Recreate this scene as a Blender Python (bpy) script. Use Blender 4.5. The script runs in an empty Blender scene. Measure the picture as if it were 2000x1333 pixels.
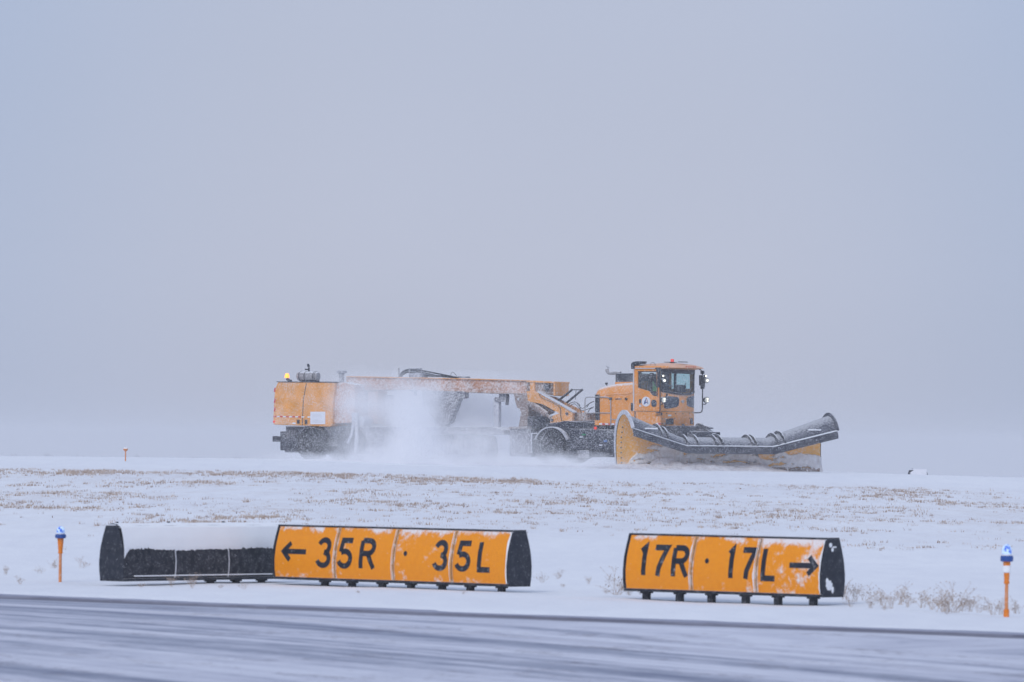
import bpy, bmesh, math, random
import numpy as np
from mathutils import Vector, Matrix, noise
R = math.radians
random.seed(7); rng = np.random.default_rng(7)
sc = bpy.context.scene
col = sc.collection

# ------------------------------------------------------------------ camera
CAMH = 2.33
PITCH = 1.039; ROLL = 0.60
FPX = 11111.1                       # 200 mm on 36 mm, photograph 2000 px wide
cam = bpy.data.cameras.new('camera'); camo = bpy.data.objects.new('camera', cam); col.objects.link(camo)
cam.lens = 200; cam.sensor_width = 36; cam.clip_start = 0.5; cam.clip_end = 9000
CM = Matrix.Translation((0, 0, CAMH)) @ Matrix.Rotation(R(90 + PITCH), 4, 'X') @ Matrix.Rotation(R(ROLL), 4, 'Z')
camo.matrix_world = CM
cam.dof.use_dof = True; cam.dof.focus_distance = 213; cam.dof.aperture_fstop = 4.8
sc.camera = camo
# ------------------------------------------------------------------ world
SUN_EL, SUN_AZ = 38, 200
w = bpy.data.worlds.new('World'); sc.world = w; w.use_nodes = True
nt = w.node_tree; N = nt.nodes; L = nt.links; N.clear()
out = N.new('ShaderNodeOutputWorld'); bg = N.new('ShaderNodeBackground')
sky = N.new('ShaderNodeTexSky'); sky.sky_type = 'NISHITA'; sky.sun_disc = False
sky.sun_elevation = R(SUN_EL); sky.sun_rotation = R(SUN_AZ)
skm = N.new('ShaderNodeMixRGB'); skm.blend_type = 'MULTIPLY'; skm.inputs[0].default_value = 1
skm.inputs[2].default_value = (0.1, 0.1, 0.1, 1)
L.new(sky.outputs[0], skm.inputs[1])
tc = N.new('ShaderNodeTexCoord'); sep = N.new('ShaderNodeSeparateXYZ'); L.new(tc.outputs['Generated'], sep.inputs[0])
ramp = N.new('ShaderNodeValToRGB'); L.new(sep.outputs['Z'], ramp.inputs[0])
ramp.color_ramp.elements[0].position = 0.0; ramp.color_ramp.elements[0].color = (0.445, 0.475, 0.595, 1)
ramp.color_ramp.elements[1].position = 1.0; ramp.color_ramp.elements[1].color = (0.50, 0.56, 0.74, 1)
e = ramp.color_ramp.elements.new(0.03); e.color = (0.475, 0.512, 0.645, 1)
e = ramp.color_ramp.elements.new(0.09); e.color = (0.462, 0.512, 0.660, 1)
nz = N.new('ShaderNodeTexNoise'); nz.inputs['Scale'].default_value = 9; nz.inputs['Detail'].default_value = 2
L.new(tc.outputs['Generated'], nz.inputs['Vector'])
mr = N.new('ShaderNodeMapRange'); mr.inputs[1].default_value = .3; mr.inputs[2].default_value = .7
mr.inputs[3].default_value = 0.97; mr.inputs[4].default_value = 1.03; L.new(nz.outputs[0], mr.inputs[0])
mm = N.new('ShaderNodeVectorMath'); mm.operation = 'SCALE'; L.new(ramp.outputs[0], mm.inputs[0]); L.new(mr.outputs[0], mm.inputs['Scale'])
axn = N.new('ShaderNodeMath'); axn.operation = 'ABSOLUTE'; L.new(sep.outputs['X'], axn.inputs[0])
mrx = N.new('ShaderNodeMapRange'); mrx.interpolation_type = 'SMOOTHSTEP'; mrx.inputs[1].default_value = .03; mrx.inputs[2].default_value = .12; L.new(axn.outputs[0], mrx.inputs[0])
tint = N.new('ShaderNodeMixRGB'); tint.blend_type = 'MULTIPLY'; tint.inputs[2].default_value = (.84, .92, 1.0, 1); L.new(mrx.outputs[0], tint.inputs[0]); L.new(mm.outputs[0], tint.inputs[1])
mix = N.new('ShaderNodeMixRGB'); mix.inputs[0].default_value = 0.95      # overcast cover over the clear sky
L.new(skm.outputs[0], mix.inputs[1]); L.new(tint.outputs[0], mix.inputs[2])
L.new(mix.outputs[0], bg.inputs[0]); bg.inputs[1].default_value = 1.03; L.new(bg.outputs[0], out.inputs[0])
# ------------------------------------------------------------------ sun behind cloud
sl = bpy.data.lights.new('sun', 'SUN'); sl.energy = 1.35; sl.angle = R(25); sl.color = (1, .96, .93)
so = bpy.data.objects.new('sun', sl); col.objects.link(so)
az = R(SUN_AZ); el = R(SUN_EL)
sd = Vector((math.sin(az) * math.cos(el), math.cos(az) * math.cos(el), math.sin(el)))
so.rotation_euler = sd.to_track_quat('Z', 'Y').to_euler(); so.location = (0, -50, 60)
# ------------------------------------------------------------------ render
vs = sc.view_settings; sc.display_settings.display_device = 'sRGB'
vs.view_transform = 'Standard'; vs.look = 'None'; vs.exposure = 0; vs.gamma = 1
cy = sc.cycles
sc.render.engine = 'CYCLES'
cy.use_denoising = True; cy.denoiser = 'OPENIMAGEDENOISE'
cy.max_bounces = 18; cy.volume_bounces = 16; cy.transparent_max_bounces = 16
cy.diffuse_bounces = 3; cy.glossy_bounces = 3
cy.volume_step_rate = 1.0; cy.volume_max_steps = 128

# ------------------------------------------------------------------ pixel -> world helpers (photo pixels, 2000 x 1333)
def ray(px, py):
    d = Vector(((px - 1000) / FPX, -(py - 666.5) / FPX, -1))
    return (CM.to_3x3() @ d)
def P(px, py, Y):
    d = ray(px, py); t = Y / d.y
    return Vector((d.x * t, Y, CAMH + d.z * t))
KX = [-40, -20, -8, 4, 12.3, 19.3, 40]; KV = [34, 35, 35, 45, 49.5, 57, 66]
def crest(X): return float(np.interp(X, KX, KV)) / FPX * 214
YB = [-400, 100, 140, 170, 190, 203, 210, 222, 232, 260, 600, 3200]
def gz_arr(X, Y):
    X = np.asarray(X, float); Y = np.asarray(Y, float)
    D = np.interp(X, KX, KV) / FPX * 214
    off = [None, None, None, None, .42, .12, .02, .0, .10, .75, 6, 24]
    mixf = np.clip((Y - 100) / 90.0, 0, 1)
    near = 2.33 * (1 - mixf) + (D + .42) * mixf + .10 * np.sin(math.pi * mixf)
    far = D + np.interp(Y, [190, 203, 210, 222, 232, 260, 600, 3200], [.42, .12, .02, .0, .10, .75, 6, 24])
    return CAMH - np.where(Y < 190, near, far)
def gz(X, Y): return float(gz_arr([X], [Y])[0])

# ------------------------------------------------------------------ scene helpers
def tag(o, label=None, cat=None, group=None, kind=None):
    if label: o['label'] = label
    if cat: o['category'] = cat
    if group: o['group'] = group
    if kind: o['kind'] = kind
    return o
def empty(name, loc=(0, 0, 0)):
    o = bpy.data.objects.new(name, None); col.objects.link(o); o.location = loc; o.empty_display_size = .3
    return o
class MB:
    def __init__(s): s.v = []; s.f = []; s.mi = []; s.m = 0
    def add(s, vs_, fs):
        b = len(s.v); s.v += [tuple(x) for x in vs_]
        for f in fs: s.f.append([i + b for i in f]); s.mi.append(s.m)
        return s
    def box(s, c, d, rot=None):
        x, y, z = d[0] / 2, d[1] / 2, d[2] / 2
        vv = [Vector(p) for p in [(-x, -y, -z), (x, -y, -z), (x, y, -z), (-x, y, -z), (-x, -y, z), (x, -y, z), (x, y, z), (-x, y, z)]]
        if rot is not None: vv = [rot @ p for p in vv]
        c = Vector(c)
        return s.add([p + c for p in vv], [(0, 3, 2, 1), (4, 5, 6, 7), (0, 1, 5, 4), (1, 2, 6, 5), (2, 3, 7, 6), (3, 0, 4, 7)])
    def tube(s, pts, r, n=8, caps=True):
        pts = [Vector(p) for p in pts]; rr = r if isinstance(r, (list, tuple)) else [r] * len(pts)
        up = None; vs_ = []
        for i, p in enumerate(pts):
            t = (pts[min(i + 1, len(pts) - 1)] - pts[max(i - 1, 0)]).normalized()
            if up is None:
                up = Vector((0, 0, 1)) if abs(t.z) < .9 else Vector((1, 0, 0))
            a = (up - t * up.dot(t)).normalized(); up = a; b = t.cross(a)
            for k in range(n):
                q = 2 * math.pi * k / n
                vs_.append(p + (a * math.cos(q) + b * math.sin(q)) * rr[i])
        fs = []
        for i in range(len(pts) - 1):
            for k in range(n):
                fs.append((i * n + k, i * n + (k + 1) % n, (i + 1) * n + (k + 1) % n, (i + 1) * n + k))
        if caps:
            fs.append(tuple(range(n))[::-1]); fs.append(tuple((len(pts) - 1) * n + k for k in range(n)))
        return s.add(vs_, fs)
    def lathe(s, prof, c, axis='Z', n=20):
        c = Vector(c); vs_ = []
        for r, h in prof:
            for k in range(n):
                q = 2 * math.pi * k / n; a, b = r * math.cos(q), r * math.sin(q)
                p = {'Z': (a, b, h), 'Y': (a, h, b), 'X': (h, a, b)}[axis]
                vs_.append(c + Vector(p))
        fs = []
        for i in range(len(prof) - 1):
            for k in range(n):
                fs.append((i * n + k, i * n + (k + 1) % n, (i + 1) * n + (k + 1) % n, (i + 1) * n + k))
        fs.append(tuple(range(n))[::-1]); fs.append(tuple((len(prof) - 1) * n + k for k in range(n)))
        return s.add(vs_, fs)
    def prism(s, poly, a, b):
        """poly: list of 3D points; extruded between offsets a and b (vectors)"""
        n = len(poly); a = Vector(a); b = Vector(b)
        vs_ = [Vector(p) + a for p in poly] + [Vector(p) + b for p in poly]
        fs = [tuple(range(n))[::-1], tuple(range(n, 2 * n))]
        fs += [(i, (i + 1) % n, n + (i + 1) % n, n + i) for i in range(n)]
        return s.add(vs_, fs)
    def grid(s, rows, closed=False):
        n = len(rows[0]); vs_ = [p for r_ in rows for p in r_]; fs = []
        for i in range(len(rows) - 1):
            for k in range(n - 1):
                fs.append((i * n + k, i * n + k + 1, (i + 1) * n + k + 1, (i + 1) * n + k))
        return s.add(vs_, fs)
    def build(s, name, mats, parent=None, smooth=False, bevel=0, solid=0):
        me = bpy.data.meshes.new(name); me.from_pydata(s.v, [], s.f)
        if not isinstance(mats, (list, tuple)): mats = [mats]
        for m in mats: me.materials.append(m)
        if len(mats) > 1: me.polygons.foreach_set('material_index', s.mi)
        bm = bmesh.new(); bm.from_mesh(me); bmesh.ops.recalc_face_normals(bm, faces=bm.faces); bm.to_mesh(me); bm.free()
        o = bpy.data.objects.new(name, me); col.objects.link(o)
        if parent is not None: o.parent = parent
        if solid:
            md = o.modifiers.new('solid', 'SOLIDIFY'); md.thickness = solid; md.offset = 0
        if bevel:
            md = o.modifiers.new('bevel', 'BEVEL'); md.width = bevel; md.segments = 2; md.limit_method = 'ANGLE'
        if smooth:
            me.polygons.foreach_set('use_smooth', [True] * len(me.polygons)); me.set_sharp_from_angle(angle=R(40))
        return o

# ------------------------------------------------------------------ materials
SNOW = (0.82, 0.83, 0.86)
def newmat(name):
    m = bpy.data.materials.new(name); m.use_nodes = True
    t = m.node_tree; b = t.nodes['Principled BSDF']
    return m, t, b
def mth(t, op, a, b=None, clamp=False):
    n = t.nodes.new('ShaderNodeMath'); n.operation = op; n.use_clamp = clamp
    for i, x in enumerate((a, b)):
        if x is None: continue
        if isinstance(x, (int, float)): n.inputs[i].default_value = x
        else: t.links.new(x, n.inputs[i])
    return n.outputs[0]
def mixc(t, fac, a, b):
    n = t.nodes.new('ShaderNodeMixRGB')
    for i, x in enumerate((fac, a, b)):
        if isinstance(x, (int, float)): n.inputs[i].default_value = x
        elif isinstance(x, tuple): n.inputs[i].default_value = (*x[:3], 1)
        else: t.links.new(x, n.inputs[i])
    return n.outputs[0]
def tnoise(t, vec, scale, detail=3, rough=.55):
    n = t.nodes.new('ShaderNodeTexNoise'); n.inputs['Scale'].default_value = scale
    n.inputs['Detail'].default_value = detail; n.inputs['Roughness'].default_value = rough
    if vec is not None: t.links.new(vec, n.inputs['Vector'])
    return n.outputs[0]
def mrange(t, x, a, b, c=0, d=1):
    n = t.nodes.new('ShaderNodeMapRange'); t.links.new(x, n.inputs[0])
    for i, q in enumerate((a, b, c, d)): n.inputs[i + 1].default_value = q
    return n.outputs[0]
def objco(t, scale=None):
    c = t.nodes.new('ShaderNodeTexCoord')
    if scale is None: return c.outputs['Object']
    m = t.nodes.new('ShaderNodeMapping'); m.inputs['Scale'].default_value = scale
    t.links.new(c.outputs['Object'], m.inputs[0]); return m.outputs[0]
def dusty(name, base, dust=.3, top=.9, rough=.5, metal=0.0, fine=22, blotch=1.2, vary=.12, amp=.55):
    """painted or metal surface with caught snow grains, blotches of rime, snow lying on upward faces"""
    m, t, b = newmat(name); co = objco(t)
    var = mrange(t, tnoise(t, co, 2.3, 4), .3, .7)
    c1 = mixc(t, var, tuple(x * (1 - vary) for x in base), tuple(min(1, x * (1 + vary)) for x in base))
    fn = tnoise(t, co, fine, 2, .7); bl = tnoise(t, co, blotch, 3)
    s = mth(t, 'ADD', fn, mth(t, 'MULTIPLY', mth(t, 'SUBTRACT', bl, .5), .35))
    th = .5 + (.5 - dust) * .30
    mask = mth(t, 'ADD', mth(t, 'MULTIPLY', mrange(t, s, th - .05, th + .13), amp), mth(t, 'MULTIPLY', mrange(t, bl, .35, .75), dust * .25))
    if top > 0:
        g = t.nodes.new('ShaderNodeNewGeometry'); sp = t.nodes.new('ShaderNodeSeparateXYZ'); t.links.new(g.outputs['Normal'], sp.inputs[0])
        up = mth(t, 'ADD', sp.outputs['Z'], mth(t, 'MULTIPLY', mth(t, 'SUBTRACT', fn, .5), .9))
        um = mth(t, 'MULTIPLY', mrange(t, up, .55, .8), top)
        mask = mth(t, 'MAXIMUM', mask, um)
    mask = mth(t, 'MULTIPLY', mask, .92)
    b.inputs['Specular IOR Level'].default_value = .25
    t.links.new(mixc(t, mask, c1, SNOW), b.inputs['Base Color'])
    rr = mrange(t, mask, 0, 1, rough, .9); t.links.new(rr, b.inputs['Roughness'])
    b.inputs['Metallic'].default_value = metal
    bp = t.nodes.new('ShaderNodeBump'); bp.inputs['Strength'].default_value = .25; bp.inputs['Distance'].default_value = .02
    t.links.new(mask, bp.inputs['Height']); t.links.new(bp.outputs[0], b.inputs['Normal'])
    return m
def plain(name, base, rough=.5, metal=0.0, emit=None, es=0, alpha=1, trans=0):
    m, t, b = newmat(name)
    b.inputs['Base Color'].default_value = (*base, 1); b.inputs['Roughness'].default_value = rough; b.inputs['Metallic'].default_value = metal
    b.inputs['Transmission Weight'].default_value = trans
    if emit: b.inputs['Emission Color'].default_value = (*emit, 1); b.inputs['Emission Strength'].default_value = es
    return m
M = {}
M['orange'] = dusty('orange_paint', (.77, .29, .036), .26, .9, .42, vary=.08)
M['orange_frost'] = dusty('orange_paint_frosted', (.74, .31, .05), .38, .95, .5, vary=.15)
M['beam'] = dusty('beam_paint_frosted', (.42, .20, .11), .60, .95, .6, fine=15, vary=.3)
M['rust'] = dusty('grimy_steel', (.20, .125, .09), .50, .9, .7, fine=16, vary=.4)
M['blade'] = dusty('blade_yellow', (.86, .42, .04), .28, .6, .5, blotch=.6, vary=.1)
M['black'] = dusty('black_steel', (.018, .022, .035), .30, .95, .6, fine=26)
M['chassis'] = dusty('chassis_steel', (.022, .027, .045), .33, .8, .7, fine=20, blotch=.9)
M['rubber'] = dusty('rubber', (.015, .018, .026), .30, .5, .85, fine=20)
M['rubber_flap'] = dusty('rubber_flap', (.016, .020, .036), .20, .9, .8, fine=30, amp=.35)
M['plow_top'] = dusty('plow_back_steel', (.032, .038, .062), .26, .55, .6, fine=20, blotch=1.6, amp=.5)
M['grey'] = dusty('grey_steel', (.30, .29, .30), .3, .9, .5)
M['silver'] = plain('bright_metal', (.7, .7, .72), .35, .6)
M['dark'] = dusty('dark_trim', (.02, .025, .035), .12, .8, .5)
M['tower'] = dusty('frosted_tower_steel', (.24, .18, .16), .55, .95, .7, fine=16, vary=.3)
M['frost_dark'] = dusty('frosted_dark_steel', (.10, .10, .13), .55, .9, .7, fine=16, vary=.3)
M['rime'] = dusty('rime_crusted', (.35, .36, .42), .75, .95, .8)
M['white'] = plain('white_vinyl', (.72, .74, .80), .6)
M['red'] = plain('red_reflector', (.60, .05, .07), .4)
M['blue_ink'] = plain('blue_ink', (.05, .10, .28), .6)
M['red_lens'] = plain('red_lens', (.75, .06, .04), .25, emit=(1, .08, .05), es=.25)
M['amber_lamp'] = plain('amber_lamp', (1, .4, .05), .3, emit=(1, .26, .02), es=2.4)
M['lamp_white'] = plain('lamp_white', (.9, .9, .8), .2, emit=(1, .97, .80), es=1.8)
M['lamp_dim'] = plain('lamp_dim', (.45, .47, .45), .1, emit=(1, 1, .9), es=.12)
M['hivis'] = plain('hi_vis_cloth', (.10, .45, .10), .8, emit=None)
M['cloth'] = plain('dark_cloth', (.03, .035, .05), .9)
M['skin'] = plain('skin', (.45, .26, .18), .6)
def glassmat(name, tint, refl=.10, dark=.0):
    m = bpy.data.materials.new(name); m.use_nodes = True; t = m.node_tree; t.nodes.clear()
    o = t.nodes.new('ShaderNodeOutputMaterial'); tr = t.nodes.new('ShaderNodeBsdfTransparent'); gl = t.nodes.new('ShaderNodeBsdfGlossy')
    tr.inputs[0].default_value = (*tint, 1); gl.inputs['Roughness'].default_value = .05
    mx = t.nodes.new('ShaderNodeMixShader'); mx.inputs[0].default_value = refl
    t.links.new(tr.outputs[0], mx.inputs[1]); t.links.new(gl.outputs[0], mx.inputs[2])
    df = t.nodes.new('ShaderNodeBsdfDiffuse'); df.inputs[0].default_value = (.75, .78, .85, 1)
    m2 = t.nodes.new('ShaderNodeMixShader'); co = objco(t)
    t.links.new(mth(t, 'MULTIPLY', mrange(t, tnoise(t, co, 28, 2, .7), .55, .66), .45), m2.inputs[0])
    t.links.new(mx.outputs[0], m2.inputs[1]); t.links.new(df.outputs[0], m2.inputs[2])
    t.links.new(m2.outputs[0], o.inputs[0]); return m
M['glass'] = glassmat('tinted_glass', (.72, .90, .90), .06)
M['glass_dark'] = dusty('dark_glass', (.03, .05, .08), .20, 0, .25, fine=24)

# ------------------------------------------------------------------ ground, taxiway
A0 = Vector((4.65, 85.0)); E = Vector((-.731, .682)); Nn = Vector((-.682, -.731))   # sign line, and towards the taxiway
def q_of(X, Y): return -((X - A0.x) * Nn.x + (Y - A0.y) * Nn.y)
def s_of(X, Y): return (X - A0.x) * E.x + (Y - A0.y) * E.y
def ground():
    ys = np.concatenate([[-300, -120, -40, 0, 20, 35], np.arange(42, 60, 1.0), np.arange(60, 120, .4), np.arange(120, 236, .7), [240, 246, 255, 270, 300, 350, 450, 600, 900, 1400, 2200, 3200]])
    xs = np.concatenate([[-2600, -1200, -600, -300, -150, -80, -50], np.arange(-36, 36.1, .4), [50, 80, 150, 300, 600, 1200, 2600]])
    X, Y = np.meshgrid(xs, ys)
    Z = gz_arr(X, Y)
    q = -((X - A0.x) * Nn.x + (Y - A0.y) * Nn.y)
    fine = (np.abs(X) < 37) & (Y > 40) & (Y < 240)
    for i in range(X.shape[0]):
        for j in range(X.shape[1]):
            if fine[i, j]:
                x, y = X[i, j], Y[i, j]
                n1 = noise.fractal(Vector((x * .22, y * .13, 1.3)), 1, 2, 4)
                n2 = noise.noise(Vector((x * 1.3, y * .5, 7)))
                amp = .035 if y < 198 else .012
                Z[i, j] += n1 * amp + n2 * .012 * (1 if y < 198 else .3)
    edge = -8.2
    Z = np.where(q < edge, np.minimum(Z, 0) * 0 - .03, Z + .012 + (.012 - .055 * np.clip((X + 1.5) / 5, 0, 1)) * np.exp(-(q / 2.5) ** 2) * (Y < 110))           # bed of the taxiway
    Z = np.where((q < edge) & (Y > 110), gz_arr(X, Y) - .03, Z)
    me = bpy.data.meshes.new('snow_ground')
    ny, nx = X.shape
    v = np.stack([X.ravel(), Y.ravel(), Z.ravel()], 1)
    idx = np.arange(ny * nx).reshape(ny, nx)
    f = np.stack([idx[:-1, :-1].ravel(), idx[:-1, 1:].ravel(), idx[1:, 1:].ravel(), idx[1:, :-1].ravel()], 1)
    me.from_pydata(v.tolist(), [], f.tolist())
    me.polygons.foreach_set('use_smooth', [True] * len(me.polygons))
    m, t, b = newmat('field_snow'); co = objco(t)
    big = tnoise(t, objco(t, (.10, .05, 1)), 1.0, 5)
    fine_ = tnoise(t, objco(t, (1.5, .35, 1)), 1.0, 5, .65)
    c = mixc(t, mrange(t, big, .35, .65), (.80, .81, .84), (.85, .86, .88))
    c = mixc(t, mrange(t, fine_, .40, .75, 0, .35), c, (.67, .68, .74))
    # thin straw tint where the mown grass pokes through, between the signs and the runway
    geo = t.nodes.new('ShaderNodeNewGeometry'); sp = t.nodes.new('ShaderNodeSeparateXYZ'); t.links.new(geo.outputs['Position'], sp.inputs[0])
    band = mth(t, 'MULTIPLY', mrange(t, sp.outputs['Y'], 118, 150), mrange(t, sp.outputs['Y'], 197, 190))
    pt = tnoise(t, objco(t, (.35, .10, 1)), 1.0, 5, .6); pf = tnoise(t, objco(t, (9, 3.0, 1)), 1.0, 3, .75)
    msk = mth(t, 'MULTIPLY', mrange(t, mth(t, 'ADD', pt, mth(t, 'MULTIPLY', mth(t, 'SUBTRACT', pf, .5), 1.8)), .60, .85), band)
    c = mixc(t, mth(t, 'MULTIPLY', msk, .42), c, (.52, .46, .44))
    vb = tnoise(t, objco(t, (1.1, .30, 1)), 1.0, 4, .7)
    c = mixc(t, mth(t, 'MULTIPLY', mth(t, 'MULTIPLY', mrange(t, vb, .45, .65), band), .38), c, (.66, .62, .61))
    t.links.new(c, b.inputs['Base Color']); b.inputs['Roughness'].default_value = .95
    b.inputs['Specular IOR Level'].default_value = .15
    bp = t.nodes.new('ShaderNodeBump'); bp.inputs['Distance'].default_value = .05; bp.inputs['Strength'].default_value = .7
    t.links.new(mth(t, 'ADD', fine_, tnoise(t, co, 4, 4)), bp.inputs['Height']); t.links.new(bp.outputs[0], b.inputs['Normal'])
    me.materials.append(m)
    o = bpy.data.objects.new('ground', me); col.objects.link(o); tag(o, 'snow covered airfield grass rising to the runway', kind='structure')
ground()
def taxiway():
    mb = MB(); e3 = lambda s, q: A0 + E * s - Nn * q
    rows = []
    ss = list(np.arange(-60, 60, .35)); ss = [-400, -150] + ss + [150, 400]
    qs = [-8.15, -8.3, -8.9, -9.35, -9.42, -10.5, -14, -20, -30, -45]
    for i, q in enumerate(qs):
        row = []
        for s in ss:
            jit = 0
            if i < 2: jit = .35 * noise.fractal(Vector((s * .35, 0, 0)), 1, 2, 4) + .10 * noise.noise(Vector((s * 3, 1, 0)))
            p = e3(s, q + jit); z = {0: -.02, 1: .012, 2: .02, 3: .03, 4: .004}.get(i, .004)
            if i == 5: z = 0.0
            z -= max(0, q + 9) * 0
            row.append((p.x, p.y, z))
        rows.append(row)
    mb.grid(rows)
    m, t, b = newmat('slushy_asphalt')
    geo = t.nodes.new('ShaderNodeNewGeometry')
    def dot(vx, vy):
        n = t.nodes.new('ShaderNodeVectorMath'); n.operation = 'DOT_PRODUCT'; t.links.new(geo.outputs['Position'], n.inputs[0]); n.inputs[1].default_value = (vx, vy, 0); return n.outputs['Value']
    s_ = mth(t, 'SUBTRACT', dot(E.x, E.y), E.x * A0.x + E.y * A0.y)
    q_ = mth(t, 'SUBTRACT', dot(-Nn.x, -Nn.y), -(Nn.x * A0.x + Nn.y * A0.y))
    # tyre tracks swing a little across the taxiway
    bend = mth(t, 'MULTIPLY', mth(t, 'MULTIPLY', s_, s_), .004)
    bend = mth(t, 'ADD', bend, mth(t, 'MULTIPLY', s_, -.28))
    inner = mrange(t, q_, -9.4, -14, 0, 1)
    q2 = mth(t, 'ADD', q_, mth(t, 'MULTIPLY', bend, inner))
    def cv(a, b_):
        n = t.nodes.new('ShaderNodeCombineXYZ'); t.links.new(mth(t, 'MULTIPLY', s_, a), n.inputs[0]); t.links.new(mth(t, 'MULTIPLY', q2, b_), n.inputs[1]); return n.outputs[0]
    st = tnoise(t, cv(.035, .55), 1.0, 4, .6); st2 = tnoise(t, cv(.10, 2.4), 1.0, 4, .55); sp_ = tnoise(t, cv(.9, 2.6), 1.0, 4, .65)
    hv = mth(t, 'ADD', mth(t, 'MULTIPLY', st, .6), mth(t, 'ADD', mth(t, 'MULTIPLY', st2, .35), mth(t, 'MULTIPLY', sp_, .22)))
    ramp_ = t.nodes.new('ShaderNodeValToRGB'); t.links.new(hv, ramp_.inputs[0]); cr = ramp_.color_ramp
    cr.elements[0].position = .475; cr.elements[0].color = (.20, .22, .30, 1)
    cr.elements[1].position = .70; cr.elements[1].color = (.66, .67, .74, 1)
    x = cr.elements.new(.55); x.color = (.36, .38, .46, 1)
    x = cr.elements.new(.60); x.color = (.52, .53, .61, 1)
    # pavement edge: grey slush shelf then a dark swept line
    def bandm(a, b_, c_, d_): return mth(t, 'MULTIPLY', mrange(t, q_, a, b_), mrange(t, q_, d_, c_))
    qn = mth(t, 'ADD', q_, mth(t, 'MULTIPLY', mth(t, 'SUBTRACT', sp_, .5), .5))
    shelf = mrange(t, qn, -9.4, -9.25); cc = mixc(t, mth(t, 'MULTIPLY', shelf, .8), ramp_.outputs[0], (.30, .31, .40))
    dl = mth(t, 'MULTIPLY', mrange(t, qn, -9.95, -9.6), mrange(t, qn, -9.15, -9.4))
    cc = mixc(t, mth(t, 'MULTIPLY', dl, .8), cc, (.075, .07, .10))
    gr = tnoise(t, cv(5.0, 7.0), 1.0, 3, .7); cl_ = tnoise(t, cv(.5, 1.1), 1.0, 2, .5)
    cc = mixc(t, mth(t, 'MULTIPLY', mrange(t, mth(t, 'ADD', gr, mth(t, 'MULTIPLY', mth(t, 'SUBTRACT', cl_, .5), .8)), .60, .70), .45), cc, (.16, .14, .16))
    yl = mth(t, 'MULTIPLY', mrange(t, q2, -12.6, -12.5), mrange(t, q2, -12.2, -12.3))
    cc = mixc(t, mth(t, 'MULTIPLY', yl, mrange(t, st2, .45, .65, 0, .35)), cc, (.62, .52, .38))
    t.links.new(cc, b.inputs['Base Color']); b.inputs['Roughness'].default_value = .75
    b.inputs['Specular IOR Level'].default_value = .3
    bp = t.nodes.new('ShaderNodeBump'); bp.inputs['Distance'].default_value = .03; bp.inputs['Strength'].default_value = .6
    t.links.new(hv, bp.inputs['Height']); t.links.new(bp.outputs[0], b.inputs['Normal'])
    o = mb.build('taxiway', m, smooth=True); tag(o, 'slush streaked taxiway in the foreground', kind='structure')
taxiway()

# ------------------------------------------------------------------ signs
def prof(t):            # half depth of the sign at height t (0..1)
    return float(np.interp(t, [0, .15, .35, .6, .8, 1.0], [.243, .262, .268, .240, .192, .135]))
def smp(msk_scale, amount, seed, top=True):
    """yellow sign face with snow stuck on it"""
    m, t, b = newmat('sign_yellow'); co = objco(t)
    mp = t.nodes.new('ShaderNodeMapping'); mp.inputs['Location'].default_value = (seed, seed * 2, 0); t.links.new(co, mp.inputs[0])
    n1 = tnoise(t, mp.outputs[0], 2.2, 5, .65); n2 = tnoise(t, mp.outputs[0], 16, 3, .7)
    sp = t.nodes.new('ShaderNodeSeparateXYZ'); t.links.new(co, sp.inputs[0])
    hgt = mrange(t, sp.outputs['Z'], .80, .93, 0, .16)          # snow clings under the top rail
    lo = mrange(t, sp.outputs['Z'], .36, .14, 0, .05)
    s = mth(t, 'ADD', mth(t, 'ADD', mth(t, 'MULTIPLY', n1, .75), mth(t, 'MULTIPLY', n2, .25)), mth(t, 'ADD', hgt, lo))
    mask = mth(t, 'MULTIPLY', mrange(t, s, .60 - amount, .70 - amount), .85)
    c = mixc(t, mrange(t, n2, .3, .7), (.84, .27, .0008), (.90, .315, .0015))
    b.inputs['Specular IOR Level'].default_value = .22
    t.links.new(mixc(t, mask, c, SNOW), b.inputs['Base Color'])
    b.inputs['Roughness'].default_value = .35
    b.inputs['Subsurface Weight'].default_value = 0
    bp = t.nodes.new('ShaderNodeBump'); bp.inputs['Distance'].default_value = .01; t.links.new(mask, bp.inputs['Height']); t.links.new(bp.outputs[0], b.inputs['Normal'])
    return m
M['sign_black'] = dusty('sign_black_paint', (.006, .009, .018), .17, .9, .7, fine=34, blotch=9, amp=.16)
M['sign_cap'] = dusty('sign_cap_paint', (.012, .016, .028), .10, .3, .6, fine=26, blotch=9, amp=.12)
M['ink'] = dusty('sign_ink', (.006, .009, .02), .10, 0, .5, fine=12, blotch=2.5, amp=.35)
M['strip'] = dusty('retainer_strip', (.62, .30, .10), .38, .3, .5, fine=9)
M['snow_mat'] = None
def snowmat():
    m, t, b = newmat('settled_snow'); b.inputs['Base Color'].default_value = (.85, .86, .88, 1); b.inputs['Roughness'].default_value = .95
    b.inputs['Specular IOR Level'].default_value = .1
    bp = t.nodes.new('ShaderNodeBump'); bp.inputs['Distance'].default_value = .01; bp.inputs['Strength'].default_value = .4
    t.links.new(tnoise(t, objco(t), 14, 4), bp.inputs['Height']); t.links.new(bp.outputs[0], b.inputs['Normal']); return m
M['snow_mat'] = snowmat()
SZ0, SZ1 = .13, .955      # bottom and top of the cabinets
def stroke_glyph(strokes, width):
    """strokes: lists of 2D points (unit cell 0..1 wide, 0..1 high) -> centre lines with width"""
    return strokes, width
def arc(cx, cy, rx, ry, a0, a1, n=14):
    return [(cx + rx * math.cos(R(a0 + (a1 - a0) * i / n)), cy + ry * math.sin(R(a0 + (a1 - a0) * i / n))) for i in range(n + 1)]
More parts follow.
